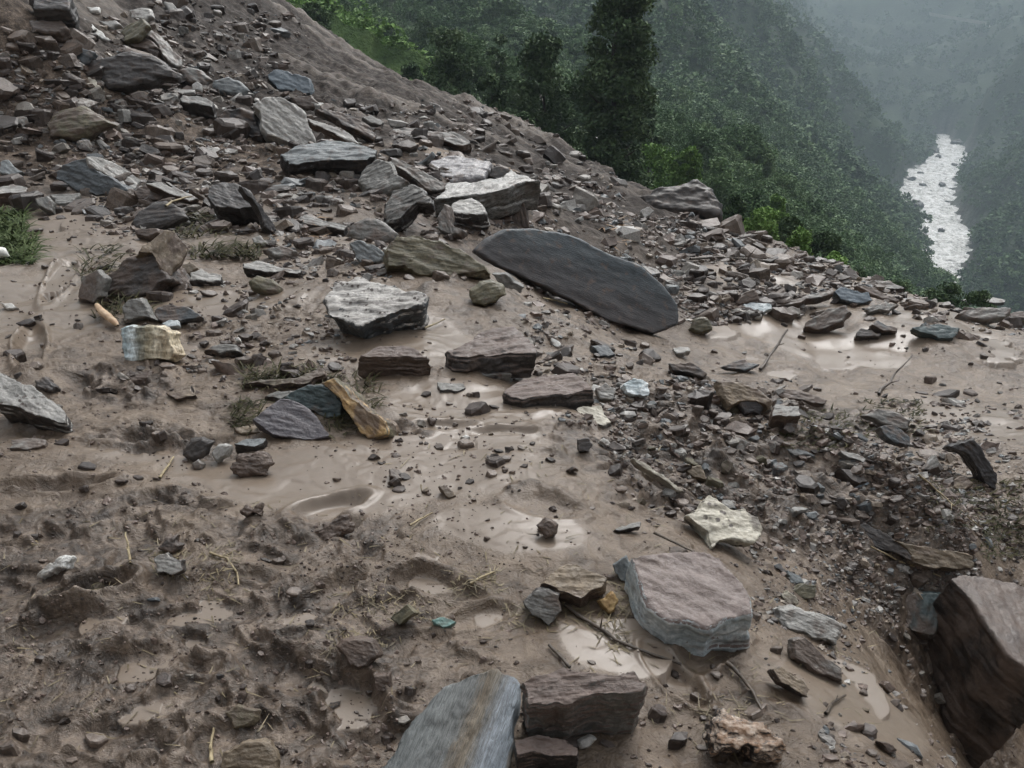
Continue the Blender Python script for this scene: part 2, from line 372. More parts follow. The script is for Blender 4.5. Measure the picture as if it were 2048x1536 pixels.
# relief
px_ = YY/796.
wx = XC+.10*fbm2(XC*2.3, Yc*2.3, 3, off=51.); wy = Yc+.10*fbm2(XC*2.3, Yc*2.3, 3, off=61.)
n_a = fbm2(wx*2.6, wy*4.6, 3, off=5.); n_b = fbm2(wx*7.5+4, wy*12, 3, off=15.); n_c = fbm2(XC*24, Yc*30, 3, off=25.)
def steps(q): f = q-np.floor(q); return np.floor(q)+sstep(.72, .94, f)+.3*churn*np.exp(-((f-.97)/.08)**2)
lip = steps(n_a*2.2+.3*n_b)-.5; lip2 = np.tanh(5*(n_b-.1))
wn = 1-sstep(4.5, 9, YY); n_m = fbm2(XC*1.6, Yc*1.6, 4, off=141.)
amp = .0012+.0145*churn+.005*(1-wet)
sc = np.clip(YY/2.6, .8, 3.2)
n_far = fbm2(XC*1.1, Yc*.8, 5, off=71.)
rel = np.minimum(sc, 1.5)*wn*(1.4*amp*lip+(.0016+.0045*churn)*lip2+(.0010+.0028*churn+.002*rubz)*n_c*(1-.75*wet))+.075*(1-wn)*(1-.8*wet)*n_m+.10*far*n_far+.010*rubz*n_b*np.minimum(sc, 1.6)*wn
crest = (1-np.clip(np.abs(fbm2(wx*4.2, wy*7.5, 3, off=171.))*2.2, 0, 1))**2
cm = churn*sstep(-.15, .25, fbm2(XC*1.7, Yc*2.6, 2, off=181.)); rel += np.minimum(sc, 1.5)*wn*cm*crest*(.016+.010*n_c)
fl_u, fl_v = XC*.9-Yc*.42, XC*.42+Yc*.9; stk = fbm2(fl_u*.16, fl_v*1.1, 5, off=191.); up = sstep(12, 17, YY)
grey = np.clip(grey*(1-up)+up*np.clip(1.0-.8*stk, .5, 1.), 0, 1); rel += up*(.11*stk+.03*fbm2(XC*3.4, Yc*2.4, 4, off=203.))
rel += .007*(1-wet)*np.maximum(fbm2(XC*13, Yc*15, 4, off=33.)-.25, 0)*np.minimum(sc, 1.6)*1.6*wn
Z = base+rel
# rills on the far bare slope
ril = fbm2(XC*1.2+Yc*.5, Yc*.22, 4, off=81.)
Z -= .12*sstep(12, 17, YY)*np.abs(ril)*(over <= 0)
# boot prints and slumps: px, py, length, width, angle, depth
PR = [(420,1215,.30,.11,5,.030),(840,1155,.26,.12,-5,.030),(650,1185,.30,.12,55,.035),(600,1245,.2,.1,20,.025),(290,1310,.26,.12,10,.03),(710,1400,.28,.14,-50,.035),(330,1390,.24,.12,30,.03),
 (310,870,.42,.13,10,.05),(810,862,.24,.11,0,.016),(110,965,.45,.10,8,.045),(1090,1010,.30,.15,-12,.014),(1010,860,.3,.1,-3,.02),(900,1180,.24,.10,-15,.02),(960,1230,.22,.10,20,.018),
 (660,1010,.3,.13,30,.03),(90,1250,.3,.14,20,.04),(480,1150,.26,.12,-10,.028),(180,1180,.28,.12,15,.04),(560,1330,.26,.12,-20,.03),(1420,1300,.3,.13,40,.02),(880,850,.3,.12,10,.02),
 (60,690,.9,.16,-62,.05),(120,560,1.1,.18,-70,.05),(1350,1350,.26,.1,-60,.03),(760,1480,.3,.14,10,.03),(240,1470,.3,.13,-15,.035),(620,1490,.3,.13,30,.03)]
for px, py, L, W, ang, dep in PR:
    p = hit(px, py)[0]; ca, sa = math.cos(R(ang)), math.sin(R(ang))
    dx = XC-p[0]; dy = YY-p[1]; u = (dx*ca+dy*sa)/(L/2); v = (-dx*sa+dy*ca)/(W/2)
    q = np.sqrt(u*u+v*v)+.10*n_a+.05*n_b; ins = 1-sstep(.6, 1.08, q)
    Z = Z-dep*ins*1.25-rel*ins*.6+.45*dep*np.exp(-((q-1.18)/.16)**2)*(1+.7*n_a)
    wet = np.maximum(wet, ins*.55)
# raised torn lips: arcs of pushed-up mud
LIP = [[(760,1150),(800,1132),(850,1128),(905,1150)],[(1020,978),(1060,968),(1120,985)],[(240,880),(290,855),(350,850),(390,858)],[(30,975),(90,955),(150,950),(185,958)],
 [(560,1200),(600,1130),(680,1080),(700,1120)],[(0,1035),(120,1045),(250,1030),(330,1045)],[(0,1330),(150,1320),(240,1290),(330,1250)],[(120,1180),(200,1235),(230,1240)],[(280,1130),(290,1220),(330,1280),(470,1330)],
 [(560,1330),(640,1270),(720,1240)],[(780,850),(830,852),(850,868)],[(1400,620),(1500,600),(1600,585)],[(450,1290),(460,1400),(480,1440)],[(1420,1350),(1460,1330),(1530,1430)],[(240,1480),(400,1430),(520,1395)],[(0,1440),(100,1450),(200,1420)],
 [(1340,690),(1420,770),(1500,800),(1600,870),(1720,880)],[(850,580),(900,560),(950,545)]]
for L in LIP:
    L = np.array(L, float); H_ = hit(L[:, 0], L[:, 1])
    t = np.linspace(0, 1, 14*(len(L)-1)); pts = np.stack([np.interp(t, np.linspace(0, 1, len(L)), H_[:, k]) for k in (0, 1)], 1)
    pts += .012*H_[0, 1]/2*np.stack([perlin(t*9+L[0, 0], t*0), perlin(t*9, t*0+L[0, 1])], 1)
    y0, y1 = pts[:, 1].min()-.5, pts[:, 1].max()+.5; r0, r1 = np.searchsorted(yv, [y0, y1])
    sx = slice(max(r0, 0), r1); d = np.full(XC[sx].shape, 9.)
    for a in pts: d = np.minimum(d, np.hypot(XC[sx]-a[0], YY[sx]-a[1]))
    wl = .016*H_[:, 1].mean()/2; q = d/wl*(1+.5*n_b[sx])
    hgt = .019*H_[:, 1].mean()/2.3
    bumpy = np.exp(-q**2)*(.55+.8*np.clip(n_c[sx]+.5, 0, 1.4)); Z[sx] += hgt*bumpy; churn[sx] = np.maximum(churn[sx], np.exp(-(q*.75)**2)*.8); wet[sx] *= 1-np.exp(-q**2)*.8
for _k in range(1):     # wet mud has no needle-sharp teeth
    Zs = Z.copy(); Zs[:, 2:-2] = (Z[:, :-4]+3*Z[:, 1:-3]+4*Z[:, 2:-2]+3*Z[:, 3:-1]+Z[:, 4:])/12; Zs[1:-1] = (Zs[:-2]+2*Zs[1:-1]+Zs[2:])/4; kk = np.clip(churn+.35, 0, 1)*(YY < 9); Z = Z*(1-kk)+Zs*kk
# standing water in hollows
PU = [(405,1218,.10),(600,1245,.07),(870,1160,.09),(700,1370,.11),(290,1310,.08),(280,1390,.06),(980,1222,.05),(850,1110,.05),(860,880,.08),(1000,882,.10),(1250,1290,.12),(250,1120,.05),(200,1230,.06),
 (460,600,.35),(1650,700,.55),(1780,720,.45),(1530,735,.3),(1950,690,.45),(1620,640,.3),(1960,850,.5),(160,470,.45),(230,430,.5),(90,560,.3),(330,700,.15),(560,500,.3),(430,490,.3),(1700,1370,.12),(1350,1250,.05),(960,330,.5),(1100,760,.2),(1690,560,.4),(1560,570,.4),(1420,660,.3),(1750,590,.3)]
for px, py, r in PU:
    p = hit(px, py)[0]; q = np.hypot(XC-p[0], YY-p[1])/r+.35*n_a
    r0, r1 = np.searchsorted(yv, [max(p[1]-r*1.6, Y0), p[1]+r*1.6]); m = q < 1.0
    if not m.any(): continue
    sel = Z[m]; lev = np.quantile(sel-(base[m]-base[m].mean())*0, .42)
    slope = (base-base[m].mean())*.35          # thin mud film still follows the slope a little
    L_ = lev+slope; mm = m & (Z < L_)
    Z[mm] = L_[mm]; wet[mm] = 1
Zfull = Z
V = np.stack([SS*YY, YY, Z], -1).reshape(-1, 3)
ground = mesh_np('ground', V, grid_faces(NY, NS), mud_mat()); tag(ground, kind='structure')
tag(ground, 'brown wet mud and rubble of the landslide slope')
attr(ground, 'wet', wet); attr(ground, 'churn', np.clip(churn, 0, 1)); attr(ground, 'grey', grey)
# the slope goes on unseen beside and behind the viewer, added to block skylight
az = np.linspace(math.atan(1.195), 2*math.pi-math.atan(1.195), 120); rr_ = np.concatenate([[.02], .4*(260/.4)**np.linspace(0, 1, 90)]); RR, AZ = np.meshgrid(rr_, az, indexing='ij')
ye = np.clip(rr_/math.hypot(1, 1.2), Y0, 50.); zR = zat(np.minimum(1.195*ye, 1.2*ye), ye); zL = zat(-1.195*ye, ye); f = ((AZ-az[0])/(az[-1]-az[0])); f = f*f*(3-2*f)
bx, by = RR*np.sin(AZ), RR*np.cos(AZ); bz = zR[:, None]*(1-f)+zL[:, None]*f; back_ = np.sin(np.pi*(AZ-az[0])/(az[-1]-az[0]))
bz = bz+back_*(.75*np.maximum(RR-2.5, 0))+.12*np.clip(RR/3, 0, 12)*fbm2(bx*.4, by*.4, 4, off=222.)*back_-.35*np.maximum(RR-30, 0)*(f < .5)*(1-back_)
Vb = np.stack([bx, by, bz], -1).reshape(-1, 3); yy_ = np.linspace(.0, Y0+.004, 8); sx_ = np.linspace(-1.2, 1.2, 120); Yb, Sb = np.meshgrid(yy_, sx_, indexing='ij')
zb = np.broadcast_to(zat(sx_*Y0*1.001, np.full(120, Y0*1.001))[None]-.003, Yb.shape); V2 = np.stack([Yb*Sb, Yb, zb], -1).reshape(-1, 3)
Vm, Fm = merge([(Vb, grid_faces(*RR.shape)), (V2, grid_faces(8, 120))]); gb2 = mesh_np('ground', Vm, Fm, ground.data.materials[0]); tag(gb2, 'muddy hillside beside and behind the viewer', kind='structure')
print('ground ok')

# ------------------------------------------------------------------ rocks
def resample(poly, jit, seed):
    r = np.random.default_rng(seed); P = np.array(poly, float)
    for it in range(2):
        Q = np.roll(P, -1, 0); L = np.linalg.norm(Q-P, axis=1)[:, None]
        nrm = np.stack([-(Q-P)[:, 1], (Q-P)[:, 0]], 1)/(L+1e-9)
        M = (P+Q)/2+nrm*L*jit*r.normal(size=(len(P), 1)); P = np.stack([P, M], 1).reshape(-1, 2); jit *= .8
    return P
def norm_of(tilt, az): return np.array([math.sin(R(tilt))*math.sin(R(az)), -math.sin(R(tilt))*math.cos(R(az)), math.cos(R(tilt))])
_rid = [0]
def rock(name, label, mat, s, tilt, az, poly, th=None, dome=0., rough=1., strat=1., cat=None, group=None, xdir=None, parent=None, plane=None, embed=None, back=0.0, bs=None):
    _rid[0] += 1; seed = _rid[0]*13+5
    poly = np.array(poly, float); k = int(np.argmax(poly[:, 1])); ax, ay = poly[k]
    lo = poly[poly[:, 1] > poly[:, 1].max()-4]; ax = lo[:, 0].mean()
    if plane is None:
        P = hit(ax, ay+s, Zfull)[0]; d = ray(ax, ay+s); D = P[1]
        tt = tilt
        while True:
            n = norm_of(tt, az); vis = np.linalg.norm(np.cross(n, d/np.linalg.norm(d)))
            hs_ = s*(D/d[1])/FPX/max(vis, .35); P0 = P+n*hs_
            dr = ray(poly[:, 0], poly[:, 1]); t = ((P0-np.array([0, 0, CH]))@n)/(dr@n)
            W = np.array([0, 0, CH])+dr*t[:, None]
            hg = hit(poly[:, 0], poly[:, 1]); bad = (t < 0) | (W[:, 1] > hg[:, 1]*1.03+.05)
            if bad.mean() <= .12 or tt >= 78: break
            tt += 6
        ngr = n
    else:
        P0, n, hs_, D = plane; dr = ray(poly[:, 0], poly[:, 1]); t = ((P0-np.array([0, 0, CH]))@n)/(dr@n); W = np.array([0, 0, CH])+dr*t[:, None]
    c0 = W.mean(0)
    if xdir is not None:      # grain direction given as two pixels
        dd = ray(*[np.array([xdir[0], xdir[2]], float), np.array([xdir[1], xdir[3]], float)]); tt_ = ((P0-np.array([0, 0, CH]))@n)/(dd@n); E = np.array([0, 0, CH])+dd*tt_[:, None]; X = E[1]-E[0]
    else:
        U_, _, Vt = np.linalg.svd(W-c0); X = Vt[0]; X = X-n*(X@n)
    X = X/np.linalg.norm(X); Yd = np.cross(n, X); M3 = np.stack([X, Yd, n], 1)
    L2 = (W-c0)@M3[:, :2]; ext = np.ptp(L2, axis=0); size = float(np.sqrt(max(ext[0]*ext[1], 1e-6)))
    area = 0.5*np.sum(L2[:, 0]*np.roll(L2[:, 1], -1)-np.roll(L2[:, 0], -1)*L2[:, 1])
    if area < 0: L2 = L2[::-1]
    if th is None: th = hs_ if s > 0 else .35*size
    if embed is None: embed = .25*size*.5+.02
    tot = th+embed
    L2 = resample(L2, .07*rough, seed); c = L2.mean(0)
    if dome > 0: prof = [(0, 1-.45*dome), (-.12*tot, 1-.16*dome), (-.35*tot, 1.0), (-.7*tot, 1.0), (-tot, .85)]
    else: prof = [(0, .975), (-min(.10*tot, .02*size+.004), 1.0), (-.5*tot, 1.0), (-tot, .94)]
    if bs is not None: prof[-1] = (-tot, bs); prof[-2] = (prof[-2][0], (1+bs)/2)
    r = np.random.default_rng(seed); sh = r.normal(size=2)*.04*size
    rings = [np.hstack([c+(L2-c)*f+sh*(-w/tot)**1, np.full((len(L2), 1), w)]) for w, f in prof]
    m = len(L2); V = np.concatenate(rings); me = bpy.data.meshes.new(name)
    F = [tuple(range(m))]+[(a*m+j, (a+1)*m+j, (a+1)*m+(j+1) % m, a*m+(j+1) % m) for a in range(len(prof)-1) for j in range(m)]+[tuple(range(len(prof)*m-1, (len(prof)-1)*m-1, -1))]
    me.from_pydata(V.tolist(), [], F); me.update()
    o = bpy.data.objects.new(name, me); C.objects.link(o)
    vox = max(D/796.*.9, size/60., .0018); vox = min(vox, tot/3.2, size/9)
    md = o.modifiers.new('r', 'REMESH'); md.mode = 'VOXEL'; md.voxel_size = vox
    dg = bpy.context.evaluated_depsgraph_get(); dg.update(); ev = o.evaluated_get(dg); me2 = bpy.data.meshes.new_from_object(ev)
    if len(me2.vertices) > 20:
        o.modifiers.clear(); o.data = me2; me2.name = name
        nv = len(me2.vertices); co = np.empty(nv*3, np.float32); me2.vertices.foreach_get('co', co); co = co.reshape(-1, 3).astype(float)
        nn = np.empty(nv*3, np.float32); me2.vertices.foreach_get('normal', nn); nn = nn.reshape(-1, 3)
        sz = size; off = seed*1.37
        lay = max(.045*size, 2.2*vox)*(1 if strat else 1)
        tz = co[:, 2]+.04*sz*fbm3(co, 2./sz, 2, off)
        layer = tz/lay; st = perlin(np.floor(layer)*3.7+off, co[:, 0]/sz*1.3+off, co[:, 1]/sz*1.3)
        side = 1-np.abs(nn[:, 2])
        big = fbm3(co, 1.8/sz, 3, off); fine = fbm3(co, 9/sz, 3, off+9)
        cellv = np.tanh(4*fbm3(co*np.array([1, 2.2, 1.2]), 3.2/sz, 3, off+30))
        disp = rough*(.035*sz*big*(.4+.6*side)+.012*sz*fine*(.45+.55*side)+.010*sz*cellv)+strat*.035*sz*st*side
        lim = .30*th+.012*sz
        disp = np.where(np.abs(nn[:, 2]) > .6, np.clip(disp, -lim, lim), disp)
        co += nn*disp[:, None]
        # fine ledges on the cleavage face
        topm = sstep(.5, .9, nn[:, 2]); fl = fbm3(co*np.array([.5, 2.4, 1]), 4./sz, 3, off+50); co[:, 2] += topm*.008*sz*strat*np.round(fl*2.6)
        me2.vertices.foreach_set('co', co.astype(np.float32).ravel()); me2.update()
        me2.polygons.foreach_set('use_smooth', np.full(len(me2.polygons), True))
    bpy.data.meshes.remove(me)
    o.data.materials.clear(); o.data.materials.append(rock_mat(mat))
    mw = Matrix(((M3[0, 0], M3[0, 1], M3[0, 2], c0[0]), (M3[1, 0], M3[1, 1], M3[1, 2], c0[1]), (M3[2, 0], M3[2, 1], M3[2, 2], c0[2]), (0, 0, 0, 1)))
    mw[2][3] -= size*(.012+.03*dome) if plane is None else 0
    o.matrix_world = mw
    if parent is not None:
        o.parent = parent; o.matrix_parent_inverse = parent.matrix_world.inverted(); 
        if label: o['label'] = label
    else:
        tag(o, label, cat or name.replace('_', ' '), group)
    o_info[o.name] = dict(P0=P0, n=n, hs=hs_, D=D, c=c0, size=size, px=poly[:, 0].mean(), py=poly[:, 1].mean())
    return o
o_info = {}
# ------------------------------------------------------------------ rocks of the slope: each one measured on the photo
# name, label, material, visible side height (px), tilt, azimuth, outline of the visible upper face (px), extra
RK = [
# --- upper left
('stone_slab','bright white angular slab near the top left corner, brightest stone on the slope','white+c',5,34,10,[(137,24),(147,26),(181,43),(205,62),(228,80),(202,75),(178,63),(150,46),(137,38)],{}),
('stone_slab','long pale tan slab sloping down beside the dark boulder at upper left','cream',5,35,25,[(44,92),(68,103),(103,120),(147,126),(185,147),(205,174),(164,171),(130,154),(89,133),(55,113)],{}),
('boulder','large dark brown boulder at upper left, right of the long pale tan slab','dark',8,58,8,[(164,113),(205,106),(273,99),(308,106),(352,137),(349,150),(294,161),(246,174),(205,174),(178,143)],dict(dome=.5)),
('boulder','dark grey blocky boulder behind the top end of the long pale tan slab','slate',6,50,-10,[(92,82),(137,65),(185,99),(164,126),(103,120)],dict(dome=.4)),
('rock_ledge','dark layered rock ledge touching the top edge above the bright white slab','dark+s',40,30,0,[(50,-14),(140,-16),(141,8),(137,16),(62,14)],dict(dome=.2)),
('rock_ledge','lower dark rock ledge left of the bright white slab','brown+s',26,34,0,[(52,36),(128,38),(136,52),(118,62),(62,58)],dict(dome=.3)),
('rock_column','long pale beige stone leaning diagonally down to the dark brown boulder','pale+m',6,48,40,[(294,48),(308,62),(335,82),(366,116),(362,133),(342,126),(318,99),(308,79),(287,62)],{}),
('boulder','pale rounded stone near the top edge right of the white slab','pale',5,45,10,[(256,17),(301,14),(308,31),(287,38),(260,34)],dict(dome=.5)),
('rock','pale stone cut by the top edge above the grey brown mud slope','pale',4,45,20,[(328,0),(345,3),(362,24),(352,26),(331,10)],dict(dome=.4)),
('boulder','greenish grey block leaning against the long pale beige stone','olive',6,48,-15,[(239,62),(284,34),(297,48),(273,75),(246,82)],dict(dome=.2)),
('rock','small white stone touching the top edge area, upper of two white stones','white',4,40,10,[(171,10),(198,12),(198,21),(178,22)],dict(dome=.4)),
('rock','white broken stone right of the bright white slab, lower of two white stones','pale+c',5,44,10,[(191,38),(232,38),(243,48),(219,55)],dict(dome=.4)),
('rock','dark brown stone under the end of the bright white slab','brown',9,45,0,[(232,74),(262,70),(302,78),(316,92),(296,100),(262,92)],dict(dome=.3)),
('boulder','smooth grey boulder touching the lower right of the dark brown boulder','grey+m',6,52,10,[(352,137),(376,130),(393,133),(424,157),(410,167),(376,164)],dict(dome=.6)),
('boulder','light grey lumpy boulder left of the blue slab','bluegrey',5,52,5,[(424,157),(454,147),(485,161),(502,178),(478,186),(441,181),(420,171)],dict(dome=.6)),
('rock','small pale pointed stone at the foot of the light grey lumpy boulder','pale',3,48,0,[(383,167),(393,161),(403,167),(403,181),(383,178)],dict(dome=.3)),
('stone_slab','blue slab with notched lower edge on the upper mud slope','blue+c',0,52,0,[(533,147),(547,138),(574,140),(598,147),(619,157),(620,185),(591,186),(554,178),(537,157)],dict(th=.15)),
('rock','dark brown lump directly under the blue slab','brown',6,52,0,[(578,191),(625,185),(639,202),(615,215),(588,208)],dict(dome=.5)),
('stone_slab','large smooth light grey slab standing on edge, upper centre left','pale+c',0,55,18,[(523,196),(560,191),(591,205),(612,226),(619,253),(632,284),(608,290),(578,285),(533,267),(523,253),(519,219),(506,208)],dict(th=.2,embed=.05)),
('boulder','black rounded boulder touching the left side of the large light grey slab','black+m',0,60,-5,[(427,222),(440,212),(478,206),(516,220),(524,250),(533,275),(519,284),(461,265),(425,253)],dict(dome=.5,th=.5)),
('boulder','dark block with pale top edge left of the black rounded boulder','grey/dark',34,20,0,[(359,197),(365,191),(393,190),(427,203),(424,213),(395,207),(365,204)],{}),
('rock','grey brown tilted plate between small debris, left of the dark pale-edged block','grey+m',3,40,-20,[(320,205),(338,185),(355,191),(342,212)],{}),
('stone_plate','thin pale plate lying flat above the dark pale-edged block','pale',5,22,0,[(325,178),(390,178),(390,184),(331,184)],{}),
('rock','dark brown triangular chunk in mud, left of the grey brown tilted plate','dark',8,48,-5,[(246,208),(253,200),(280,208),(308,232),(301,236),(249,229)],dict(dome=.3)),
('boulder','low muddy boulder with mossy green top at left, above the blue-faced rock','olive+m',10,50,0,[(85,239),(113,212),(157,202),(191,219),(222,239),(171,262),(137,272),(89,269)],dict(dome=.8)),
('boulder','blue-faced rock with pale weathered right side, left part of the slope','slate+c',3,58,-18,[(109,342),(126,328),(171,314),(191,338),(226,355),(253,379),(232,386),(191,390),(154,383),(113,359)],dict(th=.32,child=('weathered_face','pale weathered face of the blue rock','pale+s',3,42,35,[(171,313),(205,316),(240,331),(284,360),(270,380),(253,379),(226,355),(191,338)]))),
('rock','small blue grey stone cut by the left edge above the dark rock','bluegrey+c',3,45,10,[(0,321),(17,318),(48,342),(27,350),(0,345)],{}),
('rock','thick dark rock with flat pale top at the left edge above the green grass','pale/brown',27,16,0,[(-12,376),(27,367),(55,373),(51,383),(-12,388)],{}),
('rock','grey stone with dark underside right of the thick pale-topped rock at left edge','grey',6,42,10,[(68,393),(96,390),(109,403),(106,424),(75,410)],dict(dome=.3)),
('stone_plate','flat pale stone half sunk in mud under the blue-faced rock','grey',4,25,0,[(99,388),(161,384),(150,396),(130,407),(109,405)],{}),
('stone_plank','pale streaked plank of stone sloping right, next to the blue-faced rock','pale/brown+s',9,34,18,[(290,366),(321,362),(362,379),(396,396),(379,402),(338,388)],{}),
('rock','brown wedge supporting the pale streaked plank of stone','brown',8,45,0,[(265,381),(290,368),(338,388),(321,400),(273,395)],dict(dome=.2)),
('boulder','smooth rounded dark grey stone left of the black block','dark',4,44,-8,[(258,441),(273,417),(301,396),(328,393),(362,410),(372,427),(342,441),(301,451),(267,454)],dict(dome=.7,rough=.6)),
('rock','small brown stone right under the smooth rounded dark grey stone','brown',8,44,0,[(267,458),(318,454),(321,465),(294,475),(270,468)],dict(dome=.4)),
('boulder','black angular block with flat top, left of centre at the muddy terrace','dark+c/black',38,26,-4,[(417,373),(444,362),(478,366),(506,386),(513,413),(478,417),(430,412),(417,396)],{}),
('stone_plate','thin dark plate leaning on the right side of the black angular block','black',3,60,35,[(478,367),(495,379),(523,410),(554,459),(547,465),(526,446),(509,405)],{}),
# --- upper centre
('stone_slab','long grey slab with bluish top and black underside, right under the light grey slab','bluegrey/black+s',26,24,0,[(560,308),(590,291),(625,283),(680,280),(728,288),(755,298),(750,310),(714,318),(663,318),(594,326),(575,322)],{}),
('stone_plank','long thin pale plank of stone leaning diagonally right of the light grey slab','pale/brown',5,42,25,[(615,236),(653,246),(704,270),(728,287),(714,286),(663,263),(618,243)],{}),
('stone_slab','long dark slab lying parallel above the thin pale plank','dark+m',7,44,20,[(626,215),(652,217),(694,226),(721,239),(755,270),(748,280),(714,260),(659,230)],{}),
('rock_ledge','muddy layered ledge on the bare slope above the glossy wet rock','grey/brown+m',16,24,0,[(769,267),(789,256),(840,256),(892,263),(943,285),(926,290),(858,280),(789,278)],{}),
('rock','pale rubble block on the bare slope just above the muddy layered ledge','pale',5,44,0,[(772,236),(790,239),(817,246),(810,254),(780,254)],dict(dome=.2)),
('stone_plank','short pale plank left of the pale rubble block on the bare slope','grey',4,42,20,[(721,232),(741,229),(769,243),(762,250)],{}),
('stone_plank','thin dark plank sloping right at the end of the muddy layered ledge','grey/dark',5,42,20,[(892,263),(908,262),(943,283),(934,290)],{}),
('boulder','striated grey boulder with fine parallel ridges, upper one of the two','grey+s',5,40,-20,[(714,358),(731,328),(755,314),(782,318),(820,359),(800,369),(769,381),(741,378)],dict(dome=.3,strat=1.6,xdir=(720,365,800,330))),
('boulder','striated grey boulder with fine parallel ridges, lower one with dark broken end','grey/black+s',16,38,-22,[(765,432),(782,376),(823,362),(851,386),(866,393),(864,404),(832,398),(817,416),(796,438),(772,444)],dict(dome=.25,strat=1.6,xdir=(760,400,850,365))),
('stone_plank','dark muddy beam of stone lying across the two striated boulders','grey/dark+m',9,42,22,[(776,310),(803,318),(841,338),(895,367),(892,376),(868,379),(841,367),(796,335)],{}),
('stone_slab','big flat block with pale wet top and thick grey side, centre of the upper slope','pale/grey+g',38,12,0,[(892,362),(967,359),(987,355),(1022,338),(1083,359),(1028,371),(960,388),(902,392),(868,395)],{}),
('rock','dark brown pointed rock sitting on the big flat pale block','dark',4,55,10,[(974,352),(994,328),(1018,335),(1022,355),(994,360)],dict(dome=.3)),
('stone_slab','glossy wet grey rock sheet behind the big flat pale block','lav+g',5,18,0,[(844,325),(892,306),(950,312),(987,318),(974,350),(892,355),(858,342)],dict(dome=.4,strat=0)),
('boulder','rounded grey boulder with white edge stripe in front of the big flat pale block','pale/dark',26,28,-5,[(893,418),(909,398),(943,390),(967,403),(975,425),(958,430),(909,428)],dict(dome=.35)),
('stone_post','upright brown post-like stone leaning against the big flat pale block','brown+s',0,72,-10,[(1011,403),(1025,383),(1039,393),(1059,455),(1042,457),(1015,453)],dict(th=.15)),
('stone_plate','thin grey plate standing on edge behind the dark muddy beam','bluegrey',0,66,-25,[(830,328),(864,301),(864,310),(841,332)],dict(th=.06)),
('rock','brown boulder between the lower striated boulder and the rounded grey boulder','grey+m',8,48,0,[(870,436),(886,402),(900,408),(900,440),(930,460),(905,470),(878,462)],dict(dome=.3)),
('boulder','smooth grey brown boulder above the blue green flake, left of the tan boulder','grey+m',4,50,0,[(692,462),(700,444),(735,428),(765,436),(800,462),(790,474),(750,482),(708,476)],dict(dome=.7,rough=.7)),
('stone_slab','big dark blue slab with rounded end, largest stone of the scene','slab',5,58,12,[(949,499),(973,475),(1010,455),(1068,453),(1113,460),(1164,475),(1215,503),(1283,528),(1332,570),(1357,607),(1360,648),(1310,667),(1221,642),(1150,602),(1090,572),(1010,537),(990,525)],dict(th=.16,rough=.22,strat=.35,xdir=(950,480,1350,640),embed=.02)),
('boulder','tan brown wedge boulder left of the big dark blue slab','olive+s',2,50,5,[(791,468),(822,465),(884,479),(925,496),(962,520),(983,540),(908,552),(839,549),(805,530),(770,532),(766,500),(778,480)],dict(th=.25,dome=.15)),
('rock','blue green flake wedged left of the tan brown wedge boulder','bluegrey',2,54,0,[(696,485),(713,480),(750,489),(767,503),(757,523),(730,530),(713,516)],dict(th=.12)),
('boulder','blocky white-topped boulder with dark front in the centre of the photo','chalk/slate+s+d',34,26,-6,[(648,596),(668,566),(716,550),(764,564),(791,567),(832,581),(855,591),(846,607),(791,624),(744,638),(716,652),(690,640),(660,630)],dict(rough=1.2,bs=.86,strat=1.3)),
('rock','round tan stone right of the white-topped boulder, below the big dark blue slab','olive',4,54,0,[(945,605),(938,578),(959,561),(983,556),(1007,567),(1014,588),(993,604),(969,611)],dict(dome=.7,rough=.6)),
('stone_plate','pale flat plate behind the round tan stone','grey',6,24,0,[(983,547),(1010,547),(1048,574),(1041,586),(1014,576)],{}),
('boulder','dark brown muddy block right under the white-topped boulder','mud/brown+m',36,14,0,[(713,712),(754,690),(805,688),(839,700),(862,714),(805,712),(754,712)],dict(dome=.2)),
('boulder','broad mud-covered block with dark front, right of the dark brown muddy block','mud/dark',26,12,0,[(890,700),(952,670),(1027,652),(1052,672),(1075,706),(1010,706),(962,708),(908,713)],dict(rough=1.2)),
('stone_slab','low mud-coated slab with dark layered front edge, lower right of the broad mud-covered block','mud/dark+s',18,10,0,[(1003,785),(1044,757),(1147,742),(1181,770),(1188,780),(1113,788),(1044,797)],{}),
('stone_plate','small dark flat stone left of the low mud-coated slab','grey/dark',5,14,0,[(873,762),(928,766),(932,774),(908,782),(880,780)],{}),
('stone_plate','thin grey plate under the broad mud-covered block','grey',4,14,0,[(918,742),(976,734),(1024,746),(976,750)],{}),
('stone_plate','greenish pale flat stone at the right edge of the muddy hump','cream/grey',6,22,10,[(1150,817),(1202,810),(1222,843),(1208,851),(1178,847)],{}),
('rock','jagged white and blue stone on the brown rubble bank','bluewhite',6,44,0,[(1246,769),(1270,755),(1297,766),(1300,780),(1270,790)],dict(rough=1.8)),
('rock','small pale stone just left of the jagged white and blue stone','pale',4,44,0,[(1190,775),(1212,764),(1232,778),(1224,798),(1200,796)],dict(rough=1.5)),
('stone_plate','grey flat stone in brown rubble below the right end of the big dark blue slab','slate',4,26,0,[(1181,690),(1212,687),(1232,708),(1201,712)],{}),
('rock','small white chip below the left part of the big dark blue slab','white',3,36,0,[(1101,673),(1123,687),(1119,694),(1106,690)],{}),
('rock','dark brown cube-like clod on smooth mud, left of a white stone','dark',4,58,0,[(1154,878),(1178,875),(1186,890),(1178,904),(1157,904)],dict(dome=.2)),
('rock','small white stone right of the dark cube-like clod','white',4,44,0,[(1188,878),(1208,875),(1222,887),(1212,892)],dict(rough=1.5)),
# --- left middle
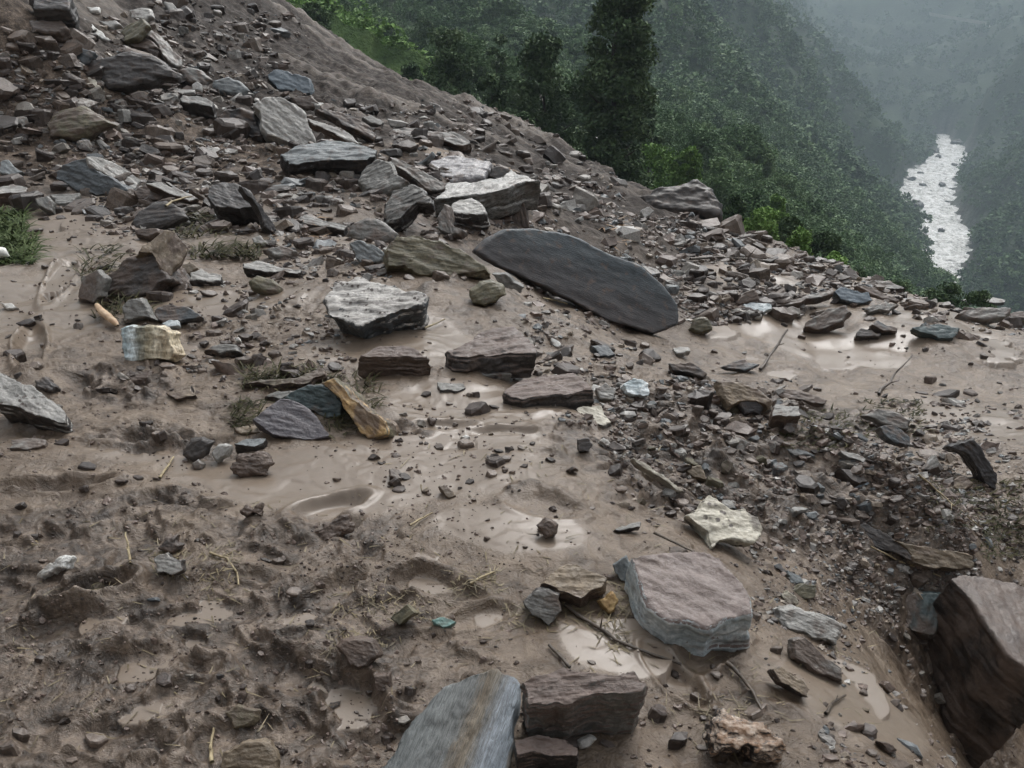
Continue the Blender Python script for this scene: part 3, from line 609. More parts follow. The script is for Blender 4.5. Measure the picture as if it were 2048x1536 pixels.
('boulder','big blocky boulder with dark left face and tan right face, left middle','dark+m',4,58,-12,[(205,586),(216,547),(246,520),(276,506),(303,504),(321,535),(337,556),(304,583),(260,593)],dict(th=.36,child=('tan_face','tan weathered right face','tan+m',4,56,32,[(276,504),(300,482),(330,460),(352,466),(378,496),(360,526),(337,556),(321,537),(303,506)]))),
('rock','grey green pyramid stone left of the big tan and dark boulder','grey+m',5,58,-15,[(154,595),(164,550),(195,537),(212,554),(202,591),(185,606)],dict(dome=.15)),
('rock','small brick-shaped pale stone in a puddle right of the big tan and dark boulder','pale/dark',11,18,0,[(379,545),(403,536),(444,548),(444,560),(410,559),(379,558)],{}),
('rock','tan wedge stone between the big tan boulder and the brick-shaped stone','tan',7,40,0,[(357,530),(379,523),(396,535),(379,546),(362,543)],{}),
('stone_plate','long flat pale stone bar lying in mud, left of the white-topped boulder','pale/dark',9,16,0,[(485,526),(513,520),(605,540),(595,547),(533,543),(485,535)],{}),
('rock','oval olive stone in front of the long flat pale stone bar','olive',5,46,8,[(496,557),(513,545),(547,554),(567,571),(560,583),(533,583),(502,570)],dict(dome=.8,rough=.5)),
('stone_slab','flat grey stone with dark front on mud above the long pale bar','grey/dark',14,18,8,[(595,436),(612,428),(697,452),(687,459),(649,452),(595,443)],{}),
('rock','pale pointed stone above the flat grey lumpy rock','pale',4,44,0,[(502,475),(520,468),(533,484),(526,491),(506,485)],dict(dome=.2)),
('rock','grey lumpy rock right of the dead brown weeds','grey+m',8,40,0,[(523,496),(561,487),(595,499),(581,511),(547,511)],dict(dome=.5)),
('boulder','striped box-shaped stone, pale blue left and cream tan right, alone in mud','box',0,66,-4,[(239,655),(253,650),(273,651),(284,653),(321,650),(342,663),(352,708),(338,721),(294,719),(250,726),(241,697)],dict(th=.14,dome=.12,embed=.02,xdir=(240,690,350,690))),
('rock','grey stone right behind the striped box-shaped stone','grey',5,54,0,[(239,614),(253,597),(280,591),(294,612),(308,637),(246,644)],dict(dome=.3)),
('rock','dark pointed stone right of the grey stone behind the striped box','slate+m',5,42,0,[(308,621),(335,608),(376,612),(403,632),(342,650),(311,636)],{}),
('rock','small pale blue shard above the right corner of the striped box','bluewhite',4,44,0,[(321,646),(355,639),(357,650),(332,655)],{}),
('rock','low brown stone carrying a white pebble, right of the striped box','grey/dark+m',8,32,0,[(403,699),(431,687),(475,687),(482,702),(438,708)],dict(dome=.5)),
('pebble','white pebble lying on the low brown stone right of the striped box','white',2,44,0,[(468,684),(479,682),(483,691),(473,693)],dict(dome=.5,lift=.03)),
('stone_slab','speckled pale slab with dark underside cut by the left edge','pale/dark+d',20,24,18,[(-10,738),(34,762),(85,786),(120,810),(133,827),(132,846),(103,839),(51,822),(-10,806)],dict(rough=.8)),
('rock','small white stone on smooth mud at the left edge above the speckled slab','white',4,30,10,[(0,603),(21,605),(38,615),(12,617)],{}),
('stone_plate','flat greenish brown plate on mud below the speckled slab','grey+m/dark',4,16,0,[(21,880),(51,874),(92,878),(89,890),(55,899),(17,896)],{}),
('stone_slab','flat triangular purple grey slate right of the scattered grass, left of the mustard slab','purple+c',1,38,8,[(502,837),(561,796),(588,800),(629,827),(649,855),(663,872),(608,880),(547,870),(513,846)],dict(th=.05,rough=.5)),
('boulder','dark green black block between the purple slate and the mustard slab','teal/black',0,62,-5,[(560,800),(600,775),(668,770),(685,806),(682,832),(650,836),(600,812)],dict(th=.2)),
('stone_slab','mustard brown slab leaning at the end of the muddy pile, grass on it','mustard',2,56,-25,[(641,764),(668,755),(699,793),(737,824),(771,841),(774,868),(737,876),(713,850),(682,798)],dict(th=.14)),
('rock_ledge','flat layered brown rock with grass, above the dark green black block','olive/dark+m',12,20,0,[(479,766),(533,758),(595,754),(646,735),(649,747),(615,766),(547,770)],dict(strat=1.5)),
('rock_ledge','dark plate lying across the top of the dark green block','grey/black',8,20,-8,[(528,792),(560,782),(650,766),(672,770),(640,780),(560,798)],{}),
('rock','dark rounded pebble-like stone at the lower left of the purple slate','dark',3,58,-10,[(362,909),(379,877),(403,872),(427,882),(412,909),(383,923)],dict(dome=.6,rough=.5)),
('rock','speckled pale stone between the dark rounded stone and the blue topped stone','pale+d',4,58,0,[(420,904),(434,887),(458,889),(451,911),(431,925)],dict(dome=.5)),
('rock','blue topped small stone under the purple slate','bluegrey/dark',13,26,0,[(466,887),(499,877),(533,875),(526,887),(492,892)],{}),
('mud_clod','dark round clod of mud with straw, below the blue topped small stone','brown+m',3,52,0,[(455,935),(470,905),(510,900),(540,925),(530,950),(480,952)],dict(dome=.9,rough=1.8)),
('cobble','small round grey cobble under the dark rounded stone','grey',2,50,0,[(380,925),(395,916),(408,925),(402,938),(385,938)],dict(dome=.9,rough=.4)),
('rock','brown flat stone touching the left corner of the purple slate','tan+m',4,26,0,[(465,853),(513,848),(520,863),(479,866)],{}),
('stone_plate','broken light brown plate in mud left of the layered brown ledge','tan+m/dark',7,20,0,[(330,785),(383,769),(393,790),(350,797)],{}),
# --- right middle
('earth_mound','dark brown earth mound on the ridge edge above the forest','soil',16,46,0,[(1276,382),(1310,366),(1359,358),(1398,346),(1432,366),(1452,396),(1448,424),(1424,432),(1359,428),(1299,424)],dict(dome=.8,rough=1.3,strat=0)),
('rock','pale upright stone at the left foot of the dark earth mound','pale',3,52,0,[(1281,421),(1299,412),(1308,421),(1290,437)],{}),
('stone_slab','blue green block on the right mud flat near the edge','blue+c/slate',6,44,0,[(1668,582),(1684,572),(1738,582),(1747,601),(1709,605),(1680,597)],{}),
('stone_slab','pale blue oval slab left of the tilted brown block','bluewhite+c',4,36,0,[(1486,607),(1498,603),(1544,607),(1546,617),(1523,626),(1490,617)],{}),
('boulder','tilted brown rectangular block on the mud flat, centre right','grey+m/dark',8,44,-20,[(1610,642),(1656,615),(1693,607),(1705,622),(1689,642),(1635,659),(1606,655)],dict(dome=.2)),
('stone_plank','long flat beam of stone left of the blue green block','grey/dark+m',7,26,0,[(1548,605),(1614,588),(1668,578),(1668,586),(1614,597),(1552,613)],{}),
('stone_plank','brown plank of stone sloping down right of the blue green block','brown+m',5,36,15,[(1709,570),(1751,574),(1800,599),(1792,603),(1738,586)],{}),
('stone_plank','flat brown ledge at the slope edge behind the sloping brown plank','grey+m/dark',7,26,10,[(1726,566),(1780,561),(1813,576),(1780,578)],{}),
('rock','low brown grey stone under the sloping brown plank','grey+m',5,34,0,[(1730,615),(1771,601),(1800,607),(1780,622),(1738,624)],dict(dome=.3)),
('rock','dark rectangular stone at the edge of the pink mud flat, left of a pair','dark',8,34,0,[(1713,667),(1722,655),(1763,667),(1759,673),(1713,671)],{}),
('rock','dark rectangular stone at the edge of the pink mud flat, right of a pair','slate+m/dark',9,34,10,[(1742,648),(1755,640),(1796,655),(1796,663),(1767,661)],{}),
('stone_slab','dark teal block by the pale wet sheet near the right edge','teal',7,38,0,[(1825,655),(1863,648),(1921,655),(1908,676),(1879,676),(1846,665)],{}),
('stone_slab','broad grey slab at the horizon of the slope near the right edge','grey+m',8,34,0,[(1916,626),(1966,611),(2028,613),(2012,632),(1945,636)],dict(dome=.2)),
('stone_plank','thin pale plank behind the broad grey slab near the right edge','pale/dark',5,20,0,[(1920,599),(2012,599),(2012,604),(1937,604)],{}),
('rock','dark brown block cut by the right edge beside the broad grey slab','brown',18,30,0,[(2020,626),(2060,622),(2060,636),(2024,638)],{}),
('boulder','round dark moss brown stone alone right of the big dark blue slab','olive',4,58,0,[(1378,657),(1390,634),(1415,632),(1428,655),(1403,666)],dict(dome=.6)),
('boulder','reddish brown upright stone behind the pale blue oval slab','brown+m',3,56,0,[(1469,607),(1488,582),(1511,574),(1521,597),(1494,606)],dict(dome=.5)),
('rock','flat-topped brown block with pale top under the long sloping plank','grey/brown',24,16,0,[(1544,832),(1552,806),(1598,812),(1604,830),(1573,833)],{}),
('boulder','tan pointed boulder at the end of the dark muddy pile, right middle','tan+m',12,42,0,[(1432,756),(1465,758),(1515,773),(1548,798),(1540,812),(1490,800),(1457,812)],dict(dome=.4)),
('rock','dark round stone under the right end of the tan pointed boulder','black',3,54,0,[(1478,800),(1515,792),(1529,812),(1521,829),(1488,829)],dict(dome=.5)),  # black lump stands in for the shade inside the hollow
('stone_plank','long dark plank sloping right beside the tan pointed boulder','brown+m',7,30,10,[(1544,779),(1614,785),(1656,800),(1651,808),(1598,798),(1552,789)],{}),
('rock','dark mossy wedge at the top of the rubble bank, left of the leaning stick','dark+m',5,44,0,[(1338,725),(1382,723),(1415,746),(1407,755),(1345,740)],{}),
('stone_plate','small pale plate behind the dark mossy wedge','pale',5,24,0,[(1345,696),(1378,694),(1382,702),(1353,706)],{}),
('rock','slate grey flat-topped stone at the foot of the leaning stick','slate+m',4,34,0,[(1444,731),(1490,715),(1523,727),(1490,742)],dict(dome=.3)),
('boulder','large grey rock with grass on the rubble bank, right of the flat-topped brown block','grey+m',6,44,0,[(1726,829),(1751,814),(1800,825),(1825,839),(1821,858),(1771,848)],dict(dome=.3)),
('stone_slab','dark slate slab sloping right just below the large grey grassy rock','slate',5,44,15,[(1759,853),(1788,847),(1821,874),(1821,891),(1780,878)],{}),
('stone_slab','black pointed fin of rock standing up near the right edge','black',2,62,-12,[(1898,892),(1947,877),(1973,917),(1996,948),(1991,978),(1964,953),(1938,908)],dict(th=.08)),
('stone_plank','pale grey bar of stone in the rubble left of the black fin','pale/grey',6,34,12,[(1679,901),(1701,904),(1732,917),(1728,926),(1697,915)],{}),
('stone_slab','flat blue slate on brown rubble, right of the pale yellow slab','blue+c',3,32,12,[(1683,946),(1706,948),(1741,966),(1714,975),(1688,968)],{}),
('stone_plank','long grey stone lying in rubble, left of the pale grey bar','bluegrey+m',5,34,12,[(1567,894),(1607,899),(1634,913),(1589,911)],{}),
('rock','pale triangular stone left of the black fin','pale+m',3,54,0,[(1848,939),(1871,908),(1889,937),(1875,946)],{}),
('boulder','light brown stone below the black fin','tan+m',6,40,0,[(1889,955),(1924,948),(1951,964),(1933,980),(1893,973)],dict(dome=.4)),
('stone_plank','long thin cream plank lying down the rubble bank above the pale yellow slab','cream+m',4,40,25,[(1263,913),(1304,935),(1348,966),(1375,986),(1353,980),(1308,948)],{}),
('stone_slab','pale yellow slab splashed with mud spots, right of centre','cream+d',5,24,12,[(1371,1029),(1420,988),(1464,1020),(1518,1033),(1522,1069),(1509,1082),(1464,1076),(1424,1096),(1415,1064)],dict(rough=1.1)),
('rock','small tan pointed stone above the pale yellow slab','tan',4,46,0,[(1366,930),(1402,928),(1415,960),(1388,955)],dict(dome=.2)),
('cobble','smooth grey cobble in brown rubble, upper right of the pale yellow slab','bluegrey',3,46,0,[(1612,1024),(1634,1020),(1643,1029),(1630,1040),(1607,1033)],dict(dome=.7,rough=.4)),
('stone_plank','long tan and dark beam of stone in rubble near the right edge','dark',12,52,-5,[(1706,1050),(1732,1046),(1786,1076),(1817,1098),(1825,1122),(1746,1093),(1706,1066)],dict(th=.14,child=('tan_end','tan right end of the beam','tan',4,52,10,[(1786,1078),(1880,1100),(1947,1113),(1951,1134),(1911,1139),(1827,1124),(1815,1098)]))),
# --- foreground
('boulder','big box-shaped rock with reddish top and blue white front, lower right of centre','lavbox',56,15,-6,[(1259,1109),(1308,1105),(1397,1100),(1442,1113),(1500,1180),(1508,1228),(1442,1239),(1420,1254),(1339,1239),(1295,1206),(1272,1140)],dict(rough=.8,bs=1.08,embed=.16,strat=.6)),
('boulder','oval grey stone with dark stripes right of the blue white fronted rock','pale/grey+s',12,44,8,[(1558,1214),(1589,1207),(1643,1221),(1688,1243),(1692,1270),(1679,1290),(1643,1279),(1607,1265),(1571,1259),(1558,1234)],dict(dome=.4,xdir=(1560,1220,1690,1270))),
('rock','long grey stone below the oval striped stone','grey+m',10,44,10,[(1585,1276),(1607,1270),(1652,1317),(1688,1337),(1688,1362),(1634,1346),(1589,1314)],dict(dome=.2)),
('rock','cream ear-shaped stone on top of the oval striped stone','cream',3,46,0,[(1562,1190),(1575,1178),(1592,1192),(1598,1206),(1575,1208)],dict(rough=1.6)),
('rock','brown flat-topped stone in smooth mud below the long grey stone','tan/dark',10,34,14,[(1545,1337),(1563,1332),(1607,1362),(1621,1379),(1616,1394),(1563,1365)],{}),
('stone_slab','huge tilted slab with reddish top and overhang coloured shade-black, cut by the right edge','bank/soil+m',225,15,32,[(1898,1158),(1924,1145),(2090,1176),(2110,1385),(2018,1312),(1982,1261),(1938,1194)],dict(strat=.6,rough=.6,bs=1.0,anchor=(1915,1262))),  # dark side colour paints in the shade of the cavity below the slab
('boulder','dark greenish rock under the corner of the huge tilted slab','teal+m',24,50,-15,[(1799,1191),(1830,1180),(1889,1182),(1885,1230),(1872,1275),(1821,1266)],dict(dome=.3)),
('stone_slab','large streaked slab with blue stripe cut by the bottom edge, centre','stripe',6,26,0,[(740,1545),(814,1453),(886,1370),(957,1341),(989,1335),(1029,1350),(1042,1368),(1031,1422),(1024,1480),(1018,1560),(990,1580),(735,1580)],dict(rough=.7,strat=1.2,xdir=(870,1560,960,1340),th=.05)),
('boulder','brown topped layered boulder with grey front, right of the large streaked slab','mud/grey+s',62,20,0,[(1040,1362),(1090,1346),(1136,1335),(1270,1341),(1297,1362),(1285,1384),(1210,1386),(1160,1398),(1130,1412),(1055,1408)],dict(rough=1.2,strat=1.4,bs=.95)),
('stone_slab','flat brown slab with black front below the brown topped layered boulder','mud/black',30,12,8,[(1029,1480),(1060,1470),(1101,1473),(1155,1496),(1155,1512),(1100,1512),(1033,1510)],{}),
('boulder','lumpy rock with rusty white crust on top, bottom right','rust/dark',22,34,0,[(1415,1464),(1447,1413),(1491,1431),(1536,1435),(1580,1484),(1572,1512),(1518,1508),(1429,1500)],dict(rough=2.6,dome=.5)),
('boulder','brown angular rock left of the blue white fronted rock','tan/brown',22,24,0,[(1082,1165),(1127,1128),(1154,1127),(1216,1154),(1205,1172),(1163,1196),(1118,1180)],{}),
('rock','grey diamond-shaped stone below the brown angular rock','grey/dark',3,58,0,[(1047,1205),(1073,1180),(1118,1189),(1123,1221),(1096,1252),(1064,1230)],dict(th=.06)),
('cobble','small ochre yellow stone between the angular brown rock and the blue white fronted rock','ochre',3,54,0,[(1196,1200),(1225,1180),(1239,1198),(1230,1223),(1216,1228)],dict(dome=.5,rough=1.3)),
('rock','blue grey upright stone at the left corner of the blue white fronted rock','bluegrey',3,60,-10,[(1225,1129),(1252,1111),(1265,1136),(1261,1167),(1239,1158)],dict(dome=.2)),
('rock','small olive block left of the turquoise flake','olive',5,48,-12,[(779,1236),(814,1207),(832,1225),(797,1250)],dict(dome=.15)),
('stone_plate','small turquoise flake on mud, lower centre','turq',2,34,0,[(863,1239),(890,1234),(913,1243),(886,1255)],{}),
('boulder','muddy brown block with grass around, below the olive block','brown+m',10,46,0,[(667,1290),(689,1276),(747,1279),(761,1310),(734,1335),(698,1335)],dict(dome=.4)),
('rock','small rusty brown stone under the muddy brown block','brown',3,54,0,[(745,1350),(779,1346),(783,1373),(765,1388),(747,1375)],dict(dome=.4)),
('stone_plate','thin tan plate lying alone on smooth mud, centre','tan',2,34,10,[(877,971),(890,968),(913,991),(899,995)],{}),
('cobble','brown round cobble alone on mud, right of centre','brown',4,58,0,[(1073,1049),(1091,1033),(1118,1047),(1114,1067),(1091,1078)],dict(dome=.8)),
('stone_plate','thin pale sliver stone right of the brown round cobble','pale/dark',3,34,0,[(1218,1062),(1261,1047),(1283,1042),(1281,1053),(1240,1062)],{}),
('rock','pale rock with dark grass over its top, left foreground','pale/dark',6,46,0,[(304,1116),(331,1105),(366,1118),(366,1141),(313,1147)],dict(dome=.2)),
('mud_clod','dark mud clod stuck with grass behind the pale rock, left foreground','dark+m',3,54,0,[(312,1098),(325,1074),(352,1070),(362,1090),(350,1104)],dict(dome=.9,rough=1.8)),
('rock','lumpy white stone like a corn cob at the far left foreground','white',9,44,-20,[(66,1152),(85,1131),(121,1109),(136,1106),(130,1122),(98,1145),(78,1156)],dict(dome=.6,rough=2.4)),
('boulder','tan rounded stone cut by the bottom edge at lower left','tan+m',6,46,0,[(442,1502),(482,1480),(523,1475),(549,1498),(552,1542),(438,1542)],dict(dome=.5)),
('rock','olive brown stone just above the tan rounded stone at lower left','olive+m',5,44,0,[(447,1422),(474,1404),(518,1417),(505,1447),(465,1458)],dict(dome=.5)),
('pebble','dark blue pebble in mud, left foreground','slate',3,44,0,[(286,1198),(313,1192),(317,1201),(295,1203)],dict(dome=.8,rough=.4)),
('mud_clod','large torn clod of dark mud, lower left of the thin tan plate','brown+m',4,44,0,[(620,1062),(645,1042),(703,1022),(707,1047),(680,1071),(627,1071)],dict(dome=.8,rough=2.4)),
('mud_clod','curled brown clod of mud in the smooth area, left of the large torn clod','brown+m',4,48,0,[(475,1020),(490,1006),(505,1018),(520,1002),(520,1030),(490,1034)],dict(dome=.6,rough=2.4)),
('mud_clod','dark torn clod above the right end of the speckled pale slab','dark+m',8,34,0,[(65,757),(90,748),(113,770),(100,780),(75,776)],dict(dome=.6,rough=2.)),
('mud_clod','dark clod of mud just under the striped box-shaped stone','dark+m',7,26,0,[(245,752),(256,737),(308,736),(302,756),(270,762)],dict(dome=.6,rough=2.)),
('mud_clod','small dark clod on the smooth mud right of the thin tan plate','dark+m',4,44,0,[(1130,935),(1150,928),(1160,938),(1140,944)],dict(dome=.8,rough=2.)),
('rock','white pebble-like stone in the footprint puddle at centre','white',2,40,0,[(920,872),(932,868),(942,873),(932,878)],dict(dome=.5)),
('rock','dark brown chunk at the end of the thin curved stick, bottom right','brown+m',4,48,0,[(1765,1368),(1780,1362),(1795,1378),(1780,1388)],dict(dome=.5)),
('rock','brown stone in smooth mud near the bottom right corner','brown+m',3,44,0,[(1755,1480),(1775,1483),(1798,1500),(1780,1508)],dict(dome=.5)),
('rock','grey pebble between the lumpy rusty rock and the flat brown slab','pale+m',3,46,0,[(1155,1480),(1180,1468),(1196,1478),(1180,1495),(1160,1500)],dict(dome=.7)),
('stone_plate','angular pale plate pair under the pale yellow slab, left one','slate',3,34,0,[(1545,1130),(1562,1127),(1590,1150),(1570,1150)],{}),
('rock','striped grey fragment left of the huge tilted slab','bluegrey+s',4,44,10,[(1575,1140),(1600,1150),(1610,1166),(1580,1166)],{}),
('rock','green grey stone behind the oval striped stone','olive',4,46,0,[(1584,1180),(1610,1164),(1635,1170),(1632,1196),(1600,1198)],dict(dome=.2)),
]
# special stones
def lerp_band_mat(name, stops, streak=(1.5, 12, 12), axis=1, scale=1.0, off=.5, muddy=.62, rough=(.3, .6)):
    """coloured mineral bands across one axis of the stone's own space (metres)"""
    m, nt, bs = newmat(name); tx = nt.nodes.new('ShaderNodeTexCoord'); v = tx.outputs['Object']
    sx = nt.nodes.new('ShaderNodeSeparateXYZ'); nt.links.new(v, sx.inputs[0])
    n1 = noise(nt, mapping(nt, v, streak), 5, 6, .65, .3); n2 = noise(nt, mapping(nt, v, tuple(k*2.5 for k in streak)), 5, 6, .7)
    t = math_(nt, 'ADD', math_(nt, 'MULTIPLY', sx.outputs[axis], scale), math_(nt, 'ADD', off, math_(nt, 'MULTIPLY', math_(nt, 'SUBTRACT', n1, .5), .22)))
    c = ramp(nt, t, stops); k = ramp(nt, n2, [(.36, g3(.5)), (.5, g3(.95)), (.66, g3(1.5))])
    mu = N(nt, 'ShaderNodeMix', data_type='RGBA', blend_type='MULTIPLY'); mu.inputs[0].default_value = 1; nt.links.new(c, mu.inputs[6]); nt.links.new(k, mu.inputs[7])
    mf = ramp(nt, noise(nt, v, 9, 6, .66), [(muddy, g3(0)), (muddy+.1, g3(.85))])
    nt.links.new(mix(nt, mf, mu.outputs[2], MUDC), bs.inputs['Base Color'])
    nt.links.new(ramp(nt, n2, [(.35, g3(rough[0])), (.65, g3(rough[1]))]), bs.inputs['Roughness'])
    b1 = bump(nt, n2, .6, .010, None); bump(nt, noise(nt, v, 90, 4, .7), .35, .003, bs, b1); return m
MATS['stripe'] = lerp_band_mat('streaked_slate', [(.0, (.09, .10, .10)), (.25, (.14, .15, .148)), (.42, (.11, .115, .112)), (.50, (.13, .105, .075)), (.56, (.15, .13, .10)), (.61, (.14, .145, .145)), (.68, (.21, .235, .26)), (.82, (.19, .22, .245)), (.87, (.22, .205, .18)), (1, (.20, .18, .155))], scale=-2.9, off=.50, streak=(2.2, 26, 26))
MATS['box'] = lerp_band_mat('banded_stone', [(.0, (.24, .30, .31)), (.22, (.34, .42, .44)), (.32, (.62, .68, .68)), (.40, (.20, .21, .18)), (.55, (.32, .28, .19)), (.66, (.62, .56, .43)), (.78, (.33, .27, .18)), (.88, (.58, .50, .36)), (1, (.24, .18, .12))], streak=(4, 1.6, 1.6), axis=0, scale=2.6, off=.5, muddy=.7)
MATS['slab'] = lerp_band_mat('dark_blue_slate', [(.0, (.034, .031, .032)), (.30, (.042, .036, .036)), (.5, (.040, .042, .046)), (.62, (.040, .052, .060)), (.8, (.050, .066, .078)), (1, (.060, .080, .095))], streak=(1.2, 9, 9), axis=1, scale=.7, off=.5, muddy=.55, rough=(.38, .62))
MATS['mustard'] = rock_mat('ochre/olive+m'); MATS['lavbox'] = rock_mat('redtop/bluewhite')

print('rocks')
MATS.update()
for name, label, mat, s, tilt, az, poly, kw in RK:
    kw = dict(kw); child = kw.pop('child', None); lift = kw.pop('lift', 0); anchor = kw.pop('anchor', None)
    if anchor:       # seated by a given ground point instead of its lowest corner
        P = hit(*anchor)[0]; n = norm_of(tilt, az); hs_ = .42; q = ray(poly[0][0], poly[0][1]); P0 = np.array([P[0], P[1], P[2]+hs_]);
        o = rock(name, label, mat, s, tilt, az, poly, plane=(P0, n, hs_, P[1]), th=2.1, embed=.05, **{k: v for k, v in kw.items() if k != 'th'})
    else:
        o = rock(name, label, mat, s, tilt, az, poly, **kw)
    if lift: o.location.z += lift
    if child:
        cn, cl, cm, cs_, ct, ca, cpoly = child; inf = o_info[o.name]
        n2 = norm_of(ct, ca); sh = set(map(tuple, cpoly)); d = ray(poly[2][0], poly[2][1])
        # hinge on the parent's edge: the two faces share a ridge line
        hinge = min(poly, key=lambda q: abs(q[0]-np.mean([p[0] for p in cpoly[-2:]]))+abs(q[1]-np.mean([p[1] for p in cpoly[-2:]])))
        dr = ray(hinge[0], hinge[1]); t = ((inf['P0']-np.array([0, 0, CH]))@inf['n'])/(dr@inf['n']); Hp = np.array([0, 0, CH])+dr*t
        bpy.context.view_layer.update()
        rock(cn, cl, cm, cs_, ct, ca, cpoly, plane=(Hp, n2, .2, inf['D']), th=.2*inf['size']+.05, embed=.08, parent=o)
bpy.context.view_layer.update()
# ------------------------------------------------------------------ smaller stones one can still count: placed between the big ones
def chip_mesh(name, dims, seed, mat):
    """angular flake: convex-ish block from jittered rings"""
    r = np.random.default_rng(seed); m = r.integers(5, 8); a = np.sort(r.uniform(0, 2*np.pi, m)+np.arange(m)*0)
    a = np.linspace(0, 2*np.pi, m, endpoint=False)+r.uniform(-.35, .35, m); rad = r.uniform(.7, 1.1, m)
    P = np.stack([np.cos(a)*rad*dims[0]/2, np.sin(a)*rad*dims[1]/2], 1); sh = r.normal(size=2)*.08*dims[0]
    bm = bmesh.new(); vs = []
    for w, f in ((.5, r.uniform(.7, .92)), (.32, 1.), (-.5, r.uniform(.8, 1.))):
        tl = r.normal(size=2)*.25
        vs.append([bm.verts.new((*(P[i]*f+sh*w), (w+.10*(P[i]@tl)/dims[0]+r.normal()*.03)*dims[2])) for i in range(m)])
    bm.faces.new(vs[0])
    for A, B in zip(vs[:-1], vs[1:]):
        for i in range(m): bm.faces.new((A[i], B[i], B[(i+1) % m], A[(i+1) % m]))
    bm.faces.new(vs[-1][::-1]); bmesh.ops.triangulate(bm, faces=[f for f in bm.faces if len(f.verts) > 4])
    bmesh.ops.subdivide_edges(bm, edges=bm.edges[:], cuts=2, use_grid_fill=True)
    s = max(dims)
    co = np.array([v.co[:] for v in bm.verts]); d1 = fbm3(co, 3/s, 3, seed*1.1); d2 = fbm3(co, 3.4/s, 3, seed*1.1+40); d3 = fbm3(co, 3.1/s, 3, seed*1.1+80)
    for v, a1, a2, a3 in zip(bm.verts, d1, d2, d3): v.co += Vector((a1, a2, a3*dims[2]/s))*s*.055
    bmesh.ops.recalc_face_normals(bm, faces=bm.faces)
    me = bpy.data.meshes.new(name); bm.to_mesh(me); bm.free(); me.materials.append(mat)
    return me
ADJ = {'dark': 'dark brown', 'slate': 'slate grey', 'grey': 'grey', 'pale': 'pale grey', 'tan': 'tan', 'brown': 'brown', 'bluegrey': 'blue grey', 'white': 'whitish', 'olive': 'olive brown', 'black': 'black'}
LAND = [(o.name, o_info[o.name]['px'], o_info[o.name]['py'], o['label']) for o in C.objects if o.name in o_info and o.get('label') and o.parent is None]
SHORT = {}
def short(lab):   # the landmark's own words up to its place
    for k in (' touching', ' cut by', ' with ', ' between', ' near', ' above', ' under', ' below', ' left of', ' right of', ' behind', ' on ', ' in ', ' at ', ' directly', ' right under', ' lying', ' leaning', ' sloping', ' just', ',', ' alone', ' wedged', ' splashed', ' carrying', ' beside', ' supporting', ' stuck', ' standing', ' sitting', ' across', ' like', ' up ', ' down '):
        if k in lab[8:]: lab = lab[:8]+lab[8:].split(k)[0]
    return lab
UNIQ = {}
for L in LAND: UNIQ.setdefault(short(L[3]), []).append(L)
UNIQ = {k: v[0] for k, v in UNIQ.items() if len(v) == 1 and len(k.split()) >= 3 and 'clod' not in k and 'small' not in k}
AREA = [((1230,440,1480,640),34,['grey','pale','dark','tan','bluegrey'],(.07,.22)),((1480,480,1850,620),24,['grey','pale','dark','tan'],(.07,.2)),((1230,800,1560,1020),26,['grey','tan','pale','bluegrey','brown','olive'],(.03,.10)),
 ((1560,860,1900,1060),22,['grey','slate','tan','pale','bluegrey'],(.03,.10)),((1520,1040,1760,1230),14,['grey','slate','tan','pale'],(.02,.06)),((560,380,760,560),16,['grey','dark','brown','pale'],(.06,.18)),((200,270,560,470),26,['grey','dark','brown','pale'],(.08,.3)),
 ((0,180,420,330),20,['dark','brown','grey','pale'],(.1,.4)),((300,60,560,200),14,['grey','dark','pale','brown'],(.1,.4)),((620,210,900,380),14,['grey','dark','pale'],(.1,.35)),((1850,620,2048,800),12,['dark','grey','brown','pale'],(.06,.22)),((1400,600,1900,720),10,['dark','grey','brown'],(.05,.12)),
 ((350,560,700,760),12,['grey','pale','brown','tan'],(.03,.09)),((1040,600,1260,830),14,['grey','pale','tan','olive'],(.02,.08)),((0,640,330,900),8,['dark','brown','grey'],(.03,.08)),((780,860,1250,1100),7,['brown','tan','pale'],(.015,.04)),((0,1050,700,1500),8,['brown','dark','tan','olive'],(.02,.05)),((1600,1300,1990,1500),6,['brown','dark','tan'],(.015,.035)),((860,380,1240,470),10,['grey','dark','pale','brown'],(.08,.22)),((1080,250,1300,420),12,['dark','brown','grey'],(.1,.3))]
used, r2 = set(), np.random.default_rng(99); placed = [(L[1], L[2]) for L in LAND]; CH_ME = {}; n_small = 0
